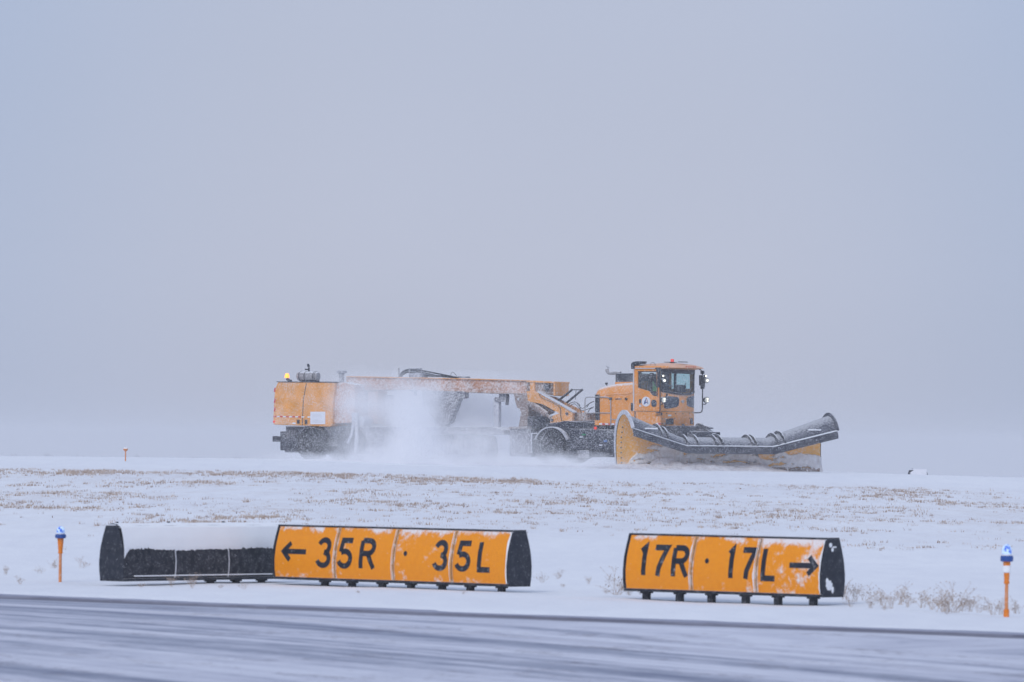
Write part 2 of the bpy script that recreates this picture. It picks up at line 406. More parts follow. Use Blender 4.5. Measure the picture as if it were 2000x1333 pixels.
GL = {  # glyph centre lines in a cell of width 1, height 1 (stroke stays inside)
 '3': [arc(.46, .735, .44, .265, 160, -80) , arc(.46, .265, .50, .265, 85, -165)],
 '5': [[(.95, 1), (.16, 1), (.08, .56)], arc(.42, .29, .50, .29, 128, -160)],
 'R': [[(.0, -.06), (.0, 1), ], [(.0, 1), (.5, 1)] + arc(.5, .755, .42, .245, 90, -90) + [(0, .51)], [(.50, .51), (.97, -.06)]],
 'L': [[(0, 1.06), (0, 0), (1, 0)]],
 '1': [[(.85, -.06), (.85, 1.0), (.10, .84)]],
 '7': [[(0, 1), (1, 1), (.72, .62), (.46, .25), (.38, -.06)]],
}
def char_mesh(strokes, conv, x0, x1, z0, z1, wd, flipx=False):
    """strokes swept as flat ribbons on the curved face. conv(s,z,off)->local 3D"""
    mb = MB(); h = wd / 2; X0, X1, Z0, Z1 = x0 + h, x1 - h, z0 + h, z1 - h
    for st in strokes:
        pts = [(X0 + (X1 - X0) * a, Z0 + (Z1 - Z0) * b) for a, b in st]
        pts = [(a, min(max(b, z0), z1)) for a, b in pts]
        # resample
        rs = [pts[0]]
        for a, b in zip(pts[:-1], pts[1:]):
            n = max(1, int(math.hypot(b[0] - a[0], b[1] - a[1]) / .03))
            rs += [(a[0] + (b[0] - a[0]) * i / n, a[1] + (b[1] - a[1]) * i / n) for i in range(1, n + 1)]
        rs = [p for i, p in enumerate(rs) if i == 0 or math.hypot(p[0] - rs[i - 1][0], p[1] - rs[i - 1][1]) > .004]
        # mitred offsets
        Lf, Rt = [], []
        for i, p in enumerate(rs):
            a = Vector(rs[max(i - 1, 0)]); b = Vector(rs[min(i + 1, len(rs) - 1)]); pv = Vector(p)
            d1 = (pv - a).normalized() if i > 0 else (b - pv).normalized(); d2 = (b - pv).normalized() if i < len(rs) - 1 else d1
            tt = (d1 + d2).normalized(); nn = Vector((-tt.y, tt.x)); k = h / max(.45, nn.dot(Vector((-d1.y, d1.x))))
            Lf.append(pv + nn * k); Rt.append(pv - nn * k)
        rows = [[conv(p.x, p.y, .004) for p in Lf], [conv(p.x, p.y, .004) for p in Rt]]
        mb.grid(rows)
    return mb
def lens_sign(name, A, B, faces, front_px, label, group, yellow, glyphs=(), strips=(), legs=(), arrow=None, seed=0, seams=()):
    """cabinet whose front bottom edge runs from A (viewer's left) to B; cross-section bulges on both sides"""
    A = Vector(A); B = Vector(B); Lw = (B - A).length; ex = (B - A).normalized()
    nf = Vector((ex.y, -ex.x)); 
    if nf.y > 0: nf = -nf                                    # towards the viewer
    C = A - nf * prof(0); ang = math.atan2(ex.y, ex.x)
    root = empty(name, (C.x, C.y, 0)); root.rotation_euler = (0, 0, ang)
    root.location.z = gz(C.x, C.y) if False else 0
    tag(root, label, 'sign', group)
    H = SZ1 - SZ0
    # local frame: x along, y backwards (away from viewer), z up ; front face y = -prof
    def conv(s, z, off=0.0): return (s, -(prof((z - SZ0) / H) + off), z)
    def loc_of(px, py):      # pixel to (s,z) on the front face
        o = Vector((0, 0, CAMH)); d = ray(px, py); Y = 90
        pl = prof(.4)
        for _ in range(6):
            # plane through C + nf*pl
            c = Vector((C.x, C.y)) + nf * pl
            den = d.x * nf.x + d.y * nf.y; tt = ((c.x - o.x) * nf.x + (c.y - o.y) * nf.y) / den
            p = o + d * tt; s = (Vector((p.x, p.y)) - C).dot(ex); pl = prof(min(1, max(0, (p.z - SZ0) / H)))
        return s, p.z
    zz = [SZ0 + H * i / 14 for i in range(15)]
    # inner cabinet (slightly smaller than panels)
    mb = MB(); rows = []
    prf = [(-(prof((z - SZ0) / H)), z) for z in zz] + [(prof((z - SZ0) / H), z) for z in zz[::-1]]
    mb.prism([(0.015, a * .97, SZ0 + .01 + (b - SZ0) * .97) for a, b in prf], (0, 0, 0), (Lw - .03, 0, 0))
    mb.build('cabinet', M['sign_black'], root)
    # end caps, thin plates with a rim
    for x in (0, Lw):
        m2 = MB(); s0 = -1 if x == 0 else 1
        m2.prism([(x, a * 1.02, b + (.006 if b > .5 else -.006)) for a, b in prf], (0, 0, 0), (.02 * s0, 0, 0))
        oc = m2.build('end_plate', M['sign_cap'], root, bevel=.004)
    # snow stuck in patches on the right end plate
    if yellow and len(yellow) == 3:
        for (yy, z0_, ry_, rz_) in ((-.075, .87, .035, .035), (.02, .84, .05, .012), (-.03, .80, .03, .03), (-.10, .27, .075, .075), (-.02, .20, .03, .05), (-.15, .33, .03, .05)):
            g = MB(); n_ = 26; g.add([(Lw + .034, yy, z0_)] + [(Lw + .0215, yy + ry_ * math.cos(2 * math.pi * k / n_) * (1 + .5 * noise.noise(Vector((k * .9, yy * 30, 0)))), z0_ + rz_ * math.sin(2 * math.pi * k / n_) * (1 + .5 * noise.noise(Vector((k * .8, z0_ * 30, 3))))) for k in range(n_)], [(0, k + 1, (k + 1) % n_ + 1) for k in range(n_)])
            g.build('snow_patch', M['snow_mat'], root, smooth=True)
    # rails
    m3 = MB(); m3.box((Lw / 2, 0, SZ1 + .012), (Lw + .02, prof(1) * 2 + .02, .03)); m3.build('top_rail', M['sign_black'], root, bevel=.005)
    m3 = MB(); m3.box((Lw / 2, 0, SZ0 - .018), (Lw + .02, prof(0) * 2 + .03, .045)); m3.build('bottom_rail', M['sign_black'], root, bevel=.005)
    if yellow:
        bounds = [0.02] + [loc_of(px, 1100)[0] for px in strips] + [Lw - .02]
        for k in range(len(bounds) - 1):
            a, b = bounds[k] + .018, bounds[k + 1] - .018
            pm = MB(); cols = np.linspace(a, b, 10)
            pm.grid([[conv(s, z, 0) for s in cols] for z in zz])
            pm.build('sign_panel', yellow[k], root, smooth=True)
        for k in range(1, len(bounds) - 1):
            for dx in (-.021, .021):
                sm_ = MB(); s = bounds[k] + dx
                sm_.grid([[conv(s - .013, z, .006), conv(s + .013, z, .006)] for z in zz])
                sm_.build('joint_strip', M['strip'], root, solid=.004)
        for k in range(1, len(bounds)):
            es = MB(); se = bounds[k] - (.045 if k < len(bounds) - 1 else .005); rows = []
            for i in range(41):
                z = SZ0 + .01 + (H - .02) * i / 40; wv_ = (.010 if k < len(bounds) - 1 else .022) * (1 + 1.1 * noise.noise(Vector((z * 7, k * 3.1 + seed, Lw)))) + .03 * max(0, noise.noise(Vector((z * 4, k * 1.7, Lw * 2))))
                rows.append([conv(se - max(.003, wv_), z, .003), conv(se - max(.003, wv_) * .5, z, .012), conv(se, z, .004)])
            es.grid(rows); es.build('snow_edge', M['snow_mat'], root, smooth=True)
        # snow caught along the last edge of the face
        for (ch, px0, px1, py0, py1) in glyphs:
            s0, z1 = loc_of(px0, py0); s1, z0 = loc_of(px1, py1)
            sa = loc_of((px0 + px1) / 2, py0)[1]; zb = loc_of((px0 + px1) / 2, py1)[1]
            # horizontal span measured at mid height
            ym = (py0 + py1) / 2; s0 = loc_of(px0, ym)[0]; s1 = loc_of(px1, ym)[0]
            if ch == 'dot':
                cx, cz = (s0 + s1) / 2, (sa + zb) / 2; rd = .040; g = MB()
                g.add([conv(cx, cz, .004)] + [conv(cx + rd * math.cos(2 * math.pi * k / 20), cz + rd * math.sin(2 * math.pi * k / 20), .004) for k in range(20)], [(0, k + 1, (k + 1) % 20 + 1) for k in range(20)])
                g.build('dot_mark', M['ink'], root)
            elif ch in ('<', '>'):
                g = MB(); cz = (sa + zb) / 2; hh = (sa - zb) / 2; wd = .082
                if ch == '<': tip, tail, d = s0, s1, 1
                else: tip, tail, d = s1, s0, -1
                hw = hh * 1.12
                st = [[(tip + d * .05, cz), (tail, cz)], [(tip + d * hw, cz + hh - .03), (tip + d * .035, cz), (tip + d * hw, cz - hh + .03)]]
                g = char_mesh([[( (a), (b)) for a, b in s] for s in st], conv, wd * -.5, 1 + wd * .5, wd * -.5, 1 + wd * .5, wd)
                g.build('arrow_mark', M['ink'], root)
            else:
                g = char_mesh(GL[ch], conv, s0, s1, zb, sa, .088)
                g.build('numeral' if ch.isdigit() else 'letter', M['ink'], root)
    # legs
    for px in legs:
        o = Vector((0, 0, CAMH)); d = ray(px, 1150)
        den = d.x * nf.x + d.y * nf.y; tt = ((C.x - o.x) * nf.x + (C.y - o.y) * nf.y) / den
        p = o + d * tt; s = (Vector((p.x, p.y)) - C).dot(ex)
        lg = MB(); lg.box((s, -.12, SZ0 - .14), (.105, .09, .24)); lg.box((s, -.12, SZ0 - .055), (.17, .12, .03))
        lg.build('leg', M['sign_black'], root, bevel=.006)
    return root, conv, loc_of, Lw
PY = [smp(0, a, s) for a, s in ((-.02, 0), (-.01, 3.1), (.02, 5.3), (-.005, 9.2))]
PY2 = [smp(0, a, s) for a, s in ((-.055, 11.7), (-.02, 14.4), (.055, 17.1))]
def signpt(px, Y): p = P(px, 1100, Y); return (p.x, p.y)
def on_line(px):
    k = (px - 1000) / FPX; s = (A0.x - k * A0.y) / (-E.x + k * E.y); p = A0 + E * s; return (p.x, p.y)
lens_sign('direction_sign', on_line(540), on_line(998), 4, None, 'long yellow sign of four panels with left arrow reading 35R dot 35L', 'taxiway direction signs', PY,
  glyphs=[('<', 551, 598, 1057, 1098), ('3', 617.7, 648, 1049.5, 1110), ('5', 660, 691, 1050.5, 1111.5), ('R', 702, 735, 1051, 1113), ('dot', 788, 796, 1077.5, 1085.5),
          ('3', 846, 876, 1054.5, 1116), ('5', 890, 922, 1056, 1117.5), ('L', 933, 962, 1057, 1119)],
  strips=(654, 768, 882), legs=(645, 698, 757, 813, 874, 929, 990))
lens_sign('direction_sign', on_line(1225), on_line(1610), 3, None, 'shorter yellow sign of three panels with right arrow reading 17R dot 17L', 'taxiway direction signs', PY2,
  glyphs=[('1', 1246, 1264, 1062.5, 1126), ('7', 1272.5, 1305, 1064, 1128), ('R', 1312, 1347, 1065, 1129), ('dot', 1377, 1385, 1092, 1100),
          ('1', 1418, 1434, 1067, 1132), ('7', 1444, 1477, 1069, 1134), ('L', 1487, 1519, 1070, 1136), ('>', 1542, 1597, 1084, 1126)],
  strips=(1352, 1479), legs=(1273, 1338, 1400, 1467, 1530, 1599))
# the dark sign seen from behind, snow on its upper half
def back_sign():
    Y0 = 91.0; p0 = P(240, 1125, Y0); A = Vector((p0.x, p0.y)); d = Vector((math.cos(R(50)), math.sin(R(50))))
    B = A + d * 3.98
    root, conv, loc, Lw = lens_sign('direction_sign', A, B, 3, None, 'black sign seen from its unlit back with thick snow over its upper half', 'taxiway direction signs', None, legs=(400, 450, 500))
    root.location.z = -.02
    H = SZ1 - SZ0
    zz = [SZ0 + H * i / 24 for i in range(25)]
    # back skin of short matted ribs and the two seams
    for px in (343, 447):
        s = loc(px, 1090)[0]; m_ = MB()
        m_.grid([[conv(s - .010, z, .010), conv(s + .010, z, .010)] for z in zz]); m_.build('joint_strip', M['rime'], root, solid=.006)
    m_ = MB(); m_.box((Lw / 2 + .1, -prof(0) - .015, SZ0 + .045), (Lw - .3, .02, .018)); m_.build('snow_line', M['snow_mat'], root)
    # the snow itself: clings from the top down to a ragged edge, in thirty-centimetre scallops
    sm_ = MB(); rows = []; ns = 170
    ts = np.linspace(0, 1, 14)
    for i in range(ns + 1):
        s = Lw * i / ns
        edge = SZ0 + H * (.555 + .04 * noise.noise(Vector((s * 1.1, 0, 0))) + .05 * abs(noise.noise(Vector((s * 9, 3, 0)))) + .035 * noise.noise(Vector((s * 25, 9, 0))))
        if s < .14: edge -= H * .16 * (1 - s / .14)
        row = []
        for k, t_ in enumerate(ts):
            mid_ = SZ0 + H * .575; z = SZ1 - (SZ1 - mid_) * t_ + (edge - mid_) * max(0, (t_ - .72) / .28)
            th = .045 * (1 - t_ ** 3) + .005 + .008 * noise.noise(Vector((s * 3, z * 4, 2)))
            row.append(conv(s, z, th))
        # over the top to the rear
        back = [(s, prof(1) * q_ , SZ1 + .035 + .03 * (1 - q_ * q_) + .008 * noise.noise(Vector((s * 3, q_, 5)))) for q_ in (.9, .3, -.3, -.8)]
        rows.append(back + row)
    sm_.grid(rows); sm_.build('snow_cover', M['snow_mat'], root, smooth=True)
    for s in (.16, 1.36, 2.66):
        b_ = MB(); b_.tube([(s, .05, SZ1), (s, .05, SZ1 + .085)], .022, 8); b_.build('lifting_lug', M['sign_black'], root)
back_sign()

# ------------------------------------------------------------------ taxiway edge lights
def glass_blue():
    m, t, b = newmat('blue_lens')
    n = tnoise(t, objco(t), 22, 1); c = mixc(t, mrange(t, n, .42, .56), (.04, .14, .62), (.55, .72, .95))
    t.links.new(c, b.inputs['Base Color']); b.inputs['Roughness'].default_value = .08
    t.links.new(c, b.inputs['Emission Color']); b.inputs['Emission Strength'].default_value = .35
    return m
M['blue_lens'] = glass_blue(); M['navy'] = plain('navy_collar', (.012, .07, .30), .35)
M['pole_orange'] = dusty('pole_orange', (.80, .22, .012), .05, 0, .5); M['pole_worn'] = dusty('pole_orange_worn', (.68, .24, .07), .22, 0, .6, fine=18)
def edge_light(px, pyb, Y, height, snowband, label):
    base = P(px, pyb, Y); r = empty('taxiway_light', base); tag(r, label, 'edge light', 'blue taxiway edge lights'); h = height
    MB().lathe([(.026, -.25), (.026, .0), (.024, h * .47)], (0, 0, 0), n=16).build('pole', M['pole_worn'], r, smooth=True)
    MB().lathe([(.028, h * .44), (.040, h * .455), (.040, h * .475), (.034, h * .48), (.052, h * .75), (.052, h * .765), (.03, h * .77)], (0, 0, 0), n=18).build('cone_sleeve', M['pole_orange'], r, smooth=True)
    MB().lathe([(.06, h * .755), (.088, h * .76), (.092, h * .80), (.088, h * .835), (.07, h * .84)], (0, 0, 0), n=22).build('collar', M['navy'], r, smooth=True)
    MB().lathe([(.066, h * .835), (.066, h * .86)], (0, 0, 0), n=20).build('lens_seat', M['snow_mat'], r)
    MB().lathe([(.068, h * .86), (.070, h * .90), (.064, h * .945), (.045, h * .98), (.015, h * 1.0)], (0, 0, 0), n=20).build('lens', M['blue_lens'], r, smooth=True)
    if snowband:
        MB().lathe([(.046, h * .60), (.056, h * .61), (.058, h * .68), (.052, h * .70)], (0, 0, 0), n=16).build('snow_collar', M['snow_mat'], r, smooth=True)
        MB().lathe([(.036, -.05), (.040, .0), (.040, .085), (.030, .09)], (0, 0, 0), n=14).build('pole_base', M['pole_orange'], r, smooth=True)
edge_light(117.5, 1124, 93, .80, False, 'blue lens edge light on plain orange pole left of the black sign')
edge_light(1965.5, 1203, 79.6, 1.0, True, 'blue lens edge light with a snow band round its orange sleeve, at the right')

# ------------------------------------------------------------------ far small things
def marker():
    b = P(245, 905, 205); z = gz(b.x, 205); r = empty('runway_marker', (b.x, 205, z)); tag(r, 'small orange marker on a thin pole with a snow cap, far left of the plow', 'marker')
    h = P(245, 874, 205).z - z
    MB().lathe([(.022, -.1), (.022, h * .72)], (0, 0, 0), n=10).build('pole', M['pole_worn'], r)
    MB().lathe([(.02, h * .70), (.05, h * .74), (.085, h * .84), (.09, h * .90), (.02, h * .91)], (0, 0, 0), n=14).build('lamp_head', M['pole_worn'], r, smooth=True)
    MB().lathe([(.085, h * .90), (.07, h * .955), (.03, h * .985)], (0, 0, 0), n=14).build('snow_cap', M['snow_mat'], r, smooth=True)
marker()
def far_box():
    a = P(1772, 927, 229); b_ = P(1815, 929, 229); top = P(1795, 918.5, 229).z; zb = gz(a.x, 229) - .1
    r = empty('snowed_box', ((a.x + b_.x) / 2, 229.3, zb)); tag(r, 'low dark box almost buried in snow on the runway edge at the far right', 'ground box')
    Lw = b_.x - a.x; H = top - zb
    pr = [(-.32, 0), (-.36, H * .35), (-.20, H), (.20, H), (.36, H * .35), (.32, 0)]
    sec = lambda x, k=1: [(x, y, z) for y, z in pr]
    mb = MB(); poly = [(-Lw / 2, 0), (-Lw / 2 + .10, H), (Lw / 2 - .10, H * .97), (Lw / 2, 0)]
    mb.prism([(x, 0, z) for x, z in poly], (0, -.18, 0), (0, .18, 0)); mb.build('housing', M['black'], r, bevel=.02)
    s_ = MB(); rows = []
    for i in range(25):
        t = i / 24; x = -Lw / 2 + .20 + (Lw - .30) * t; row = []
        for k in range(9):
            z = -.02 + (H + .05) * k / 8; row.append((x + .09 * math.sin(k + i) * (i < 2), -.20 - .16 * (1 - (k / 8) ** 2) - .02 * noise.noise(Vector((x * 4, z * 4, 0))), z))
        row += [(x, 0, H + .06), (x, .2, H + .03)]
        rows.append(row)
    s_.grid(rows); s_.build('snow_cover', plain('dimmed_snow', (.70, .71, .76), .95), r, smooth=True)  # snow colour darkened to offset the sun on this face
far_box()

# ------------------------------------------------------------------ the plow truck
TH = R(-31); PT = R(0.68)
YO = 214.1; XO = (1290 - 1000) / FPX * 213.0 + 1.27 * math.sin(R(31))
ZO = CAMH - crest(XO)
TM = Matrix.Translation((XO, YO, ZO)) @ Matrix.Rotation(TH, 4, 'Z') @ Matrix.Rotation(PT, 4, 'Y')
TI = TM.inverted(); OL = TI @ Vector((0, 0, CAMH)); T3 = TI.to_3x3()
def T(px, py, y):
    d = T3 @ ray(px, py); t = (y - OL.y) / d.y; p = OL + d * t
    return (p.x, y, p.z)
truck = empty('plow_truck'); truck.matrix_world = TM
tag(truck, 'orange airport snow plow truck towing a rotary broom, its front blade pushing snow', 'snow plow')
def tp(pts, y): return [T(a, b, y) for a, b in pts]
def plate(name, pts, y0, y1, mat, parent=truck, bevel=.015, smooth=False):
    """outline read on the near side plane y0, extruded to y1"""
    mb = MB(); mb.prism(tp(pts, y0), (0, 0, 0), (0, y1 - y0, 0)); return mb.build(name, mat, parent, bevel=bevel, smooth=smooth)
def rect(x0, y0, x1, y1): return [(x0, y1), (x1, y1), (x1, y0), (x0, y0)]
NS = -1.27
# ---- rear engine unit
eb = plate('engine_housing', [(533, 830), (533, 813), (536, 761), (542.5, 746), (655, 747), (650, 790), (649, 831), (644, 834)], -1.27, 1.27, M['orange_frost'], bevel=.05)
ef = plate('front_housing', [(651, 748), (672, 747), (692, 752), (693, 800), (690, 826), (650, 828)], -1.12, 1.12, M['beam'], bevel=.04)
plate('panel_seam', [(597.7, 749), (599, 749), (596, 765), (593, 782), (591.8, 808), (591, 832), (589.8, 832), (590.5, 808), (591.7, 782), (594.7, 765)], -1.275, -1.262, M['black'], eb, 0)
plate('roof_edge', [(540, 745.2), (656, 746), (656, 747.4), (540, 746.6)], -1.29, 1.29, M['black'], eb, 0)
for i in range(12):
    x = 534.5 + i * 6
    if i == 10: continue
    plate('reflector', rect(x, 812.6 + i * .1, x + (5.6 if i % 2 else 5.0), 815.0 + i * .1), -1.285, -1.265, M['white'] if i % 2 else M['red'], eb, 0)
plate('notice_board', rect(606, 804.5, 635, 829), -1.29, -1.262, M['white'], eb, .005)
for yy, x1 in ((810, 625), (812.5, 629), (821, 622), (824, 630)):
    plate('notice_print', rect(609, yy, x1, yy + 1.1), -1.296, -1.288, M['silver'], eb, 0)
plate('latch', rect(579.5, 820, 584.5, 828), -1.30, -1.262, M['black'], eb, .01); plate('latch', rect(595, 820, 599.5, 829), -1.30, -1.262, M['black'], eb, .01)
plate('data_plate', rect(571, 825.5, 577, 829), -1.285, -1.262, M['white'], eb, 0)
for y0 in (758, 779, 796):
    plate('reflector', [(534.6, y0 + 8), (537, y0 + 8), (538, y0), (536, y0)], -1.285, -1.2, M['red'], eb, 0)
MB().lathe([(.045, -.03), (.045, .02)], T(535.5, 824, -1.27), 'Y', 14).build('tail_lamp', M['red_lens'], eb)
# beacons, air cleaner, stack
bs = MB(); bs.tube([T(568, 745, -.6), T(561, 740, -.6)], .07, 10); bo = bs.build('beacon_bracket', M['dark'], truck)
c = Vector(T(560.5, 738.5, -.6)); MB().lathe([(.085, 0), (.09, .03), (.08, .12), (.05, .17), (.01, .18)], c, 'Z', 16).build('beacon_lens', M['amber_lamp'], bo, smooth=True)
c = T(583, 735, -.2); c2 = T(622, 735, -.2); ln = c2[0] - c[0]
ac = MB().lathe([(.08, -.03), (.16, .0), (.19, .05), (.19, ln - .05), (.15, ln), (.05, ln + .01)], c, 'X', 24).build('air_cleaner', M['grey'], truck, smooth=True)
for k in (.13, .40, .82, .90):
    MB().lathe([(.195, 0), (.205, 0), (.205, .02), (.195, .02)], (c[0] + ln * k, c[1], c[2]), 'X', 24).build('clamp_band', M['dark'], ac)
plate('saddle', rect(590, 742, 616, 747), -.35, -.05, M['dark'], ac)
s_ = MB(); s_.tube([T(603.5, 726, -.2), T(603.5, 719, -.2)], .035); s_.box(T(600, 722, -.2), (.14, .12, .05)); ep = s_.build('exhaust_pipe', M['dark'], ac)
s_ = MB(); s_.lathe([(.085, 0), (.085, .02)], (0, 0, 0), 'Z', 16)
fl = s_.build('rain_flap', M['dark'], ep); fl.location = T(602, 715, -.2); fl.rotation_euler = (0, R(70), 0)
c = T(667, 747, -.5); st = MB().lathe([(.10, -.15), (.10, .33), (.115, .34), (.19, .37), (.20, .42), (.17, .45), (.02, .46)], c, 'Z', 24).build('intake_stack', M['frost_dark'], truck, smooth=True)
# under the rear unit
plate('rear_frame', [(547, 843), (558, 843), (558, 833), (650, 834), (720, 832), (720, 868), (640, 872), (592, 884), (556, 884), (556, 880), (547, 880)], -.95, .95, M['chassis'], bevel=.02)
plate('tow_bar', rect(532, 852, 549, 863), -.3, .3, M['chassis'])
def wheel(px, pyb, y, r=.66, name='wheel', w=.42):
    c = Vector(T(px, pyb, y)); c.z += r
    o = bpy.data.objects.new(name, None)
    s = 1
    t_ = MB().lathe([(.36, -w * .42), (r * .93, -w * .5), (r, -w * .40), (r, w * .40), (r * .93, w * .5), (.36, w * .42)], c, 'Y', 36)
    for k in range(30):
        a = 2 * math.pi * k / 30; rot = Matrix.Rotation(-a, 3, 'Y')
        t_.box(c + rot @ Vector((r + .012, 0, 0)), (.03, w * .82, .07), rot)
    wo = t_.build(name, M['rubber'], truck, smooth=True)
    MB().lathe([(.36, -w * .40), (.34, -w * .28), (.17, -w * .22), (.15, -w * .34), (.02, -w * .36)], c, 'Y', 24).build('rim', M['frost_dark'], wo, smooth=True)
    return wo
for y in (-1.0, 1.0):
    wheel(612, 899.5, y) if y < 0 else None
    wheel(690, 900.5, y) if y < 0 else None
    if y > 0:
        for px, py in ((612, 899.5), (690, 900.5)):
            x = T(px, py, -1.0)[0]; z = T(px, py, -1.0)[2]
            c = Vector((x, 1.0, z + .66)); MB().lathe([(.05, -.18), (.36, -.18), (.61, -.21), (.66, -.17), (.66, .17), (.61, .21), (.36, .18), (.05, .18)], c, 'Y', 36).build('wheel', M['rubber'], truck, smooth=True)
def fender(pxc, top, bottom, rad, y0, y1, mat, a0=20, a1=160, parent=truck, name='fender'):
    c = Vector(T(pxc, bottom, y0)); rows = []
    for i in range(25):
        a = R(a0 + (a1 - a0) * i / 24); rows.append([(c.x + rad * math.cos(a), y, c.z + rad * math.sin(a)) for y in (y0, y1)])
    m_ = MB(); m_.grid(rows); return m_.build(name, mat, parent, smooth=True, solid=.035)
fender(614, 0, 868, .80, -1.25, -.7, M['frost_dark'], 25, 150)
plate('side_locker', [(640, 834), (692, 832), (700, 850), (698, 866), (655, 862)], -1.15, -.6, M['chassis'])
plate('mud_flap', [(690, 806), (697, 806), (699, 860), (696, 884), (690, 884), (693, 850)], -1.28, -1.1, M['rime'], bevel=.02)
plate('hose_bundle', [(686, 808), (690, 806), (694, 812), (692, 830), (688, 850), (680, 868), (676, 866), (684, 846), (687, 826)], -1.3, -1.22, M['rime'], bevel=.02)
plate('tank', [(696, 815), (706, 812), (712, 822), (708, 834), (696, 834)], -1.1, -.4, M['rime'], bevel=.05)
# ---- main beam
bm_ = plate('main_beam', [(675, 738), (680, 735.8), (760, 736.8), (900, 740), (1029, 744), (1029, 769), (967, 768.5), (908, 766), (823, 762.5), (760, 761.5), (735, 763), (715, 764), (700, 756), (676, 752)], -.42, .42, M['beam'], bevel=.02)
plate('beam_flange', [(676, 735.2), (900, 739.2), (1029, 743), (1029, 744.6), (900, 740.8), (676, 736.8)], -.50, .50, M['orange_frost'], bm_, 0)
plate('beam_flange', [(823, 762), (967, 768), (1029, 768.6), (1029, 770), (967, 769.6), (823, 763.8)], -.48, .48, M['rust'], bm_, 0)
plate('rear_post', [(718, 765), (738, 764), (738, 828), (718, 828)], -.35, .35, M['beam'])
plate('broom_arm', [(824, 763), (908, 765), (908, 778), (897, 779), (879, 826), (868, 833), (846, 817), (824, 792)], -.55, -.25, M['frost_dark'])
plate('broom_arm', [(835, 765), (895, 766), (885, 790), (872, 838), (850, 838)], .25, .5, M['frost_dark'])
plate('sensor_post', rect(963.5, 778, 974, 835), -.3, -.1, M['rime']); plate('sensor_bracket', [(974, 768), (987, 768), (989, 775), (987, 792), (985, 784), (974, 785), (966, 785), (966, 776), (974, 776)], -.35, -.1, M['frost_dark'])
plate('hook', [(800, 761), (811, 761), (811, 774), (808, 774), (807, 767), (800, 764)], -.45, -.3, M['frost_dark'])
plate('stay_post', rect(751, 772, 764, 832), .1, .35, M['rime'])
# hoses on top of the beam
def hose(pts, y, r=.028, mat='dark', name='hose', par=bm_):
    ps = [Vector(T(a, b, y if not isinstance(y, list) else y[i])) for i, (a, b) in enumerate(pts)]
    sm_ = []
    for i in range(len(ps) - 1):
        p0 = ps[max(i - 1, 0)]; p1 = ps[i]; p2 = ps[i + 1]; p3 = ps[min(i + 2, len(ps) - 1)]
        for k in range(6):
            t = k / 6; sm_.append(.5 * ((2 * p1) + (p2 - p0) * t + (2 * p0 - 5 * p1 + 4 * p2 - p3) * t * t + (3 * p1 - p0 - 3 * p2 + p3) * t ** 3))
    sm_.append(ps[-1]); MB().tube(sm_, r, 8).build(name, M[mat], par, smooth=True)
hose([(781, 736), (785, 728), (799, 722), (823, 724), (850, 729), (870, 733), (895, 738)], -.2, .035)
hose([(784, 736), (788, 731), (799, 727), (823, 731), (840, 734.5), (868, 735), (893, 738.5)], -.05, .04)
hose([(783, 736), (788, 728), (802, 724), (830, 729), (860, 735), (885, 737)], .1, .035)
hose([(880, 734), (882, 728.5), (886, 728), (893, 736)], -.2, .010)
hose([(893, 738), (915, 736.5), (918, 738)], -.1, .012); hose([(895, 736), (917, 738)], .1, .012)
plate('hose_box', rect(799, 729, 824, 738), -.25, .2, M['frost_dark'], bm_)
m_ = MB()
for a, b in (((799.5, 720), (799.5, 738)), ((823, 720), (823, 738)), ((799, 720.5), (824, 720.5))): m_.tube([T(*a, -.25), T(*b, -.25)], .022)
m_.build('hose_frame', M['frost_dark'], bm_)
MB().tube([T(779, 719, 0), T(779, 737, 0)], .03).build('post', M['grey'], bm_)
# ---- king-pin box and tower
kb = plate('king_pin_box', [(1029, 746), (1083, 748), (1083, 774), (1075, 772), (1052, 768), (1029, 767)], -.48, .48, M['rust'], bevel=.01)
plate('box_lid', [(1028, 743), (1083, 745.5), (1084, 749), (1028, 747)], -.56, .56, M['orange_frost'], kb, .005)
plate('box_sill', [(1029, 764.5), (1052, 765.5), (1052, 768.5), (1029, 767.5)], -.60, -.3, M['orange_frost'], kb, .005)
plate('box_rib', rect(1035, 748, 1044, 766), -.56, -.45, M['orange_frost'], kb, .005)
plate('box_rib', rect(1081, 748, 1084, 773), -.54, .5, M['orange_frost'], kb, .005)
MB().lathe([(.13, 0), (.13, .1), (.05, .11)], (T(1067, 756, -.60)[0], -.60, T(1067, 756, -.6)[2]), 'Y', 18).build('king_pin', M['black'], kb)
plate('tower', [(1003, 769), (1030, 768), (1032, 800), (1030, 832), (1012, 834), (1014, 826), (1017, 806), (1015, 799), (1010, 797), (1006, 786)], -.50, .50, M['tower'], bevel=.02)
MB().lathe([(.05, 0), (.05, .03)], (T(1012, 780, -.53)[0], -.53, T(1012, 780, -.53)[2]), 'Y', 14).build('pin', M['silver'], truck)
plate('rear_deck', [(994, 834), (1030, 833), (1030, 838), (994, 838)], -1.0, 1.0, M['tower'], bevel=.01)
plate('rear_skirt', [(995, 838), (1037, 838), (1037, 893), (995, 891)], -.95, .95, M['frost_dark'], bevel=.02)
plate('valve_block', [(1030, 814), (1062, 812), (1067, 820), (1066, 836), (1030, 838)], -.7, .7, M['black'])
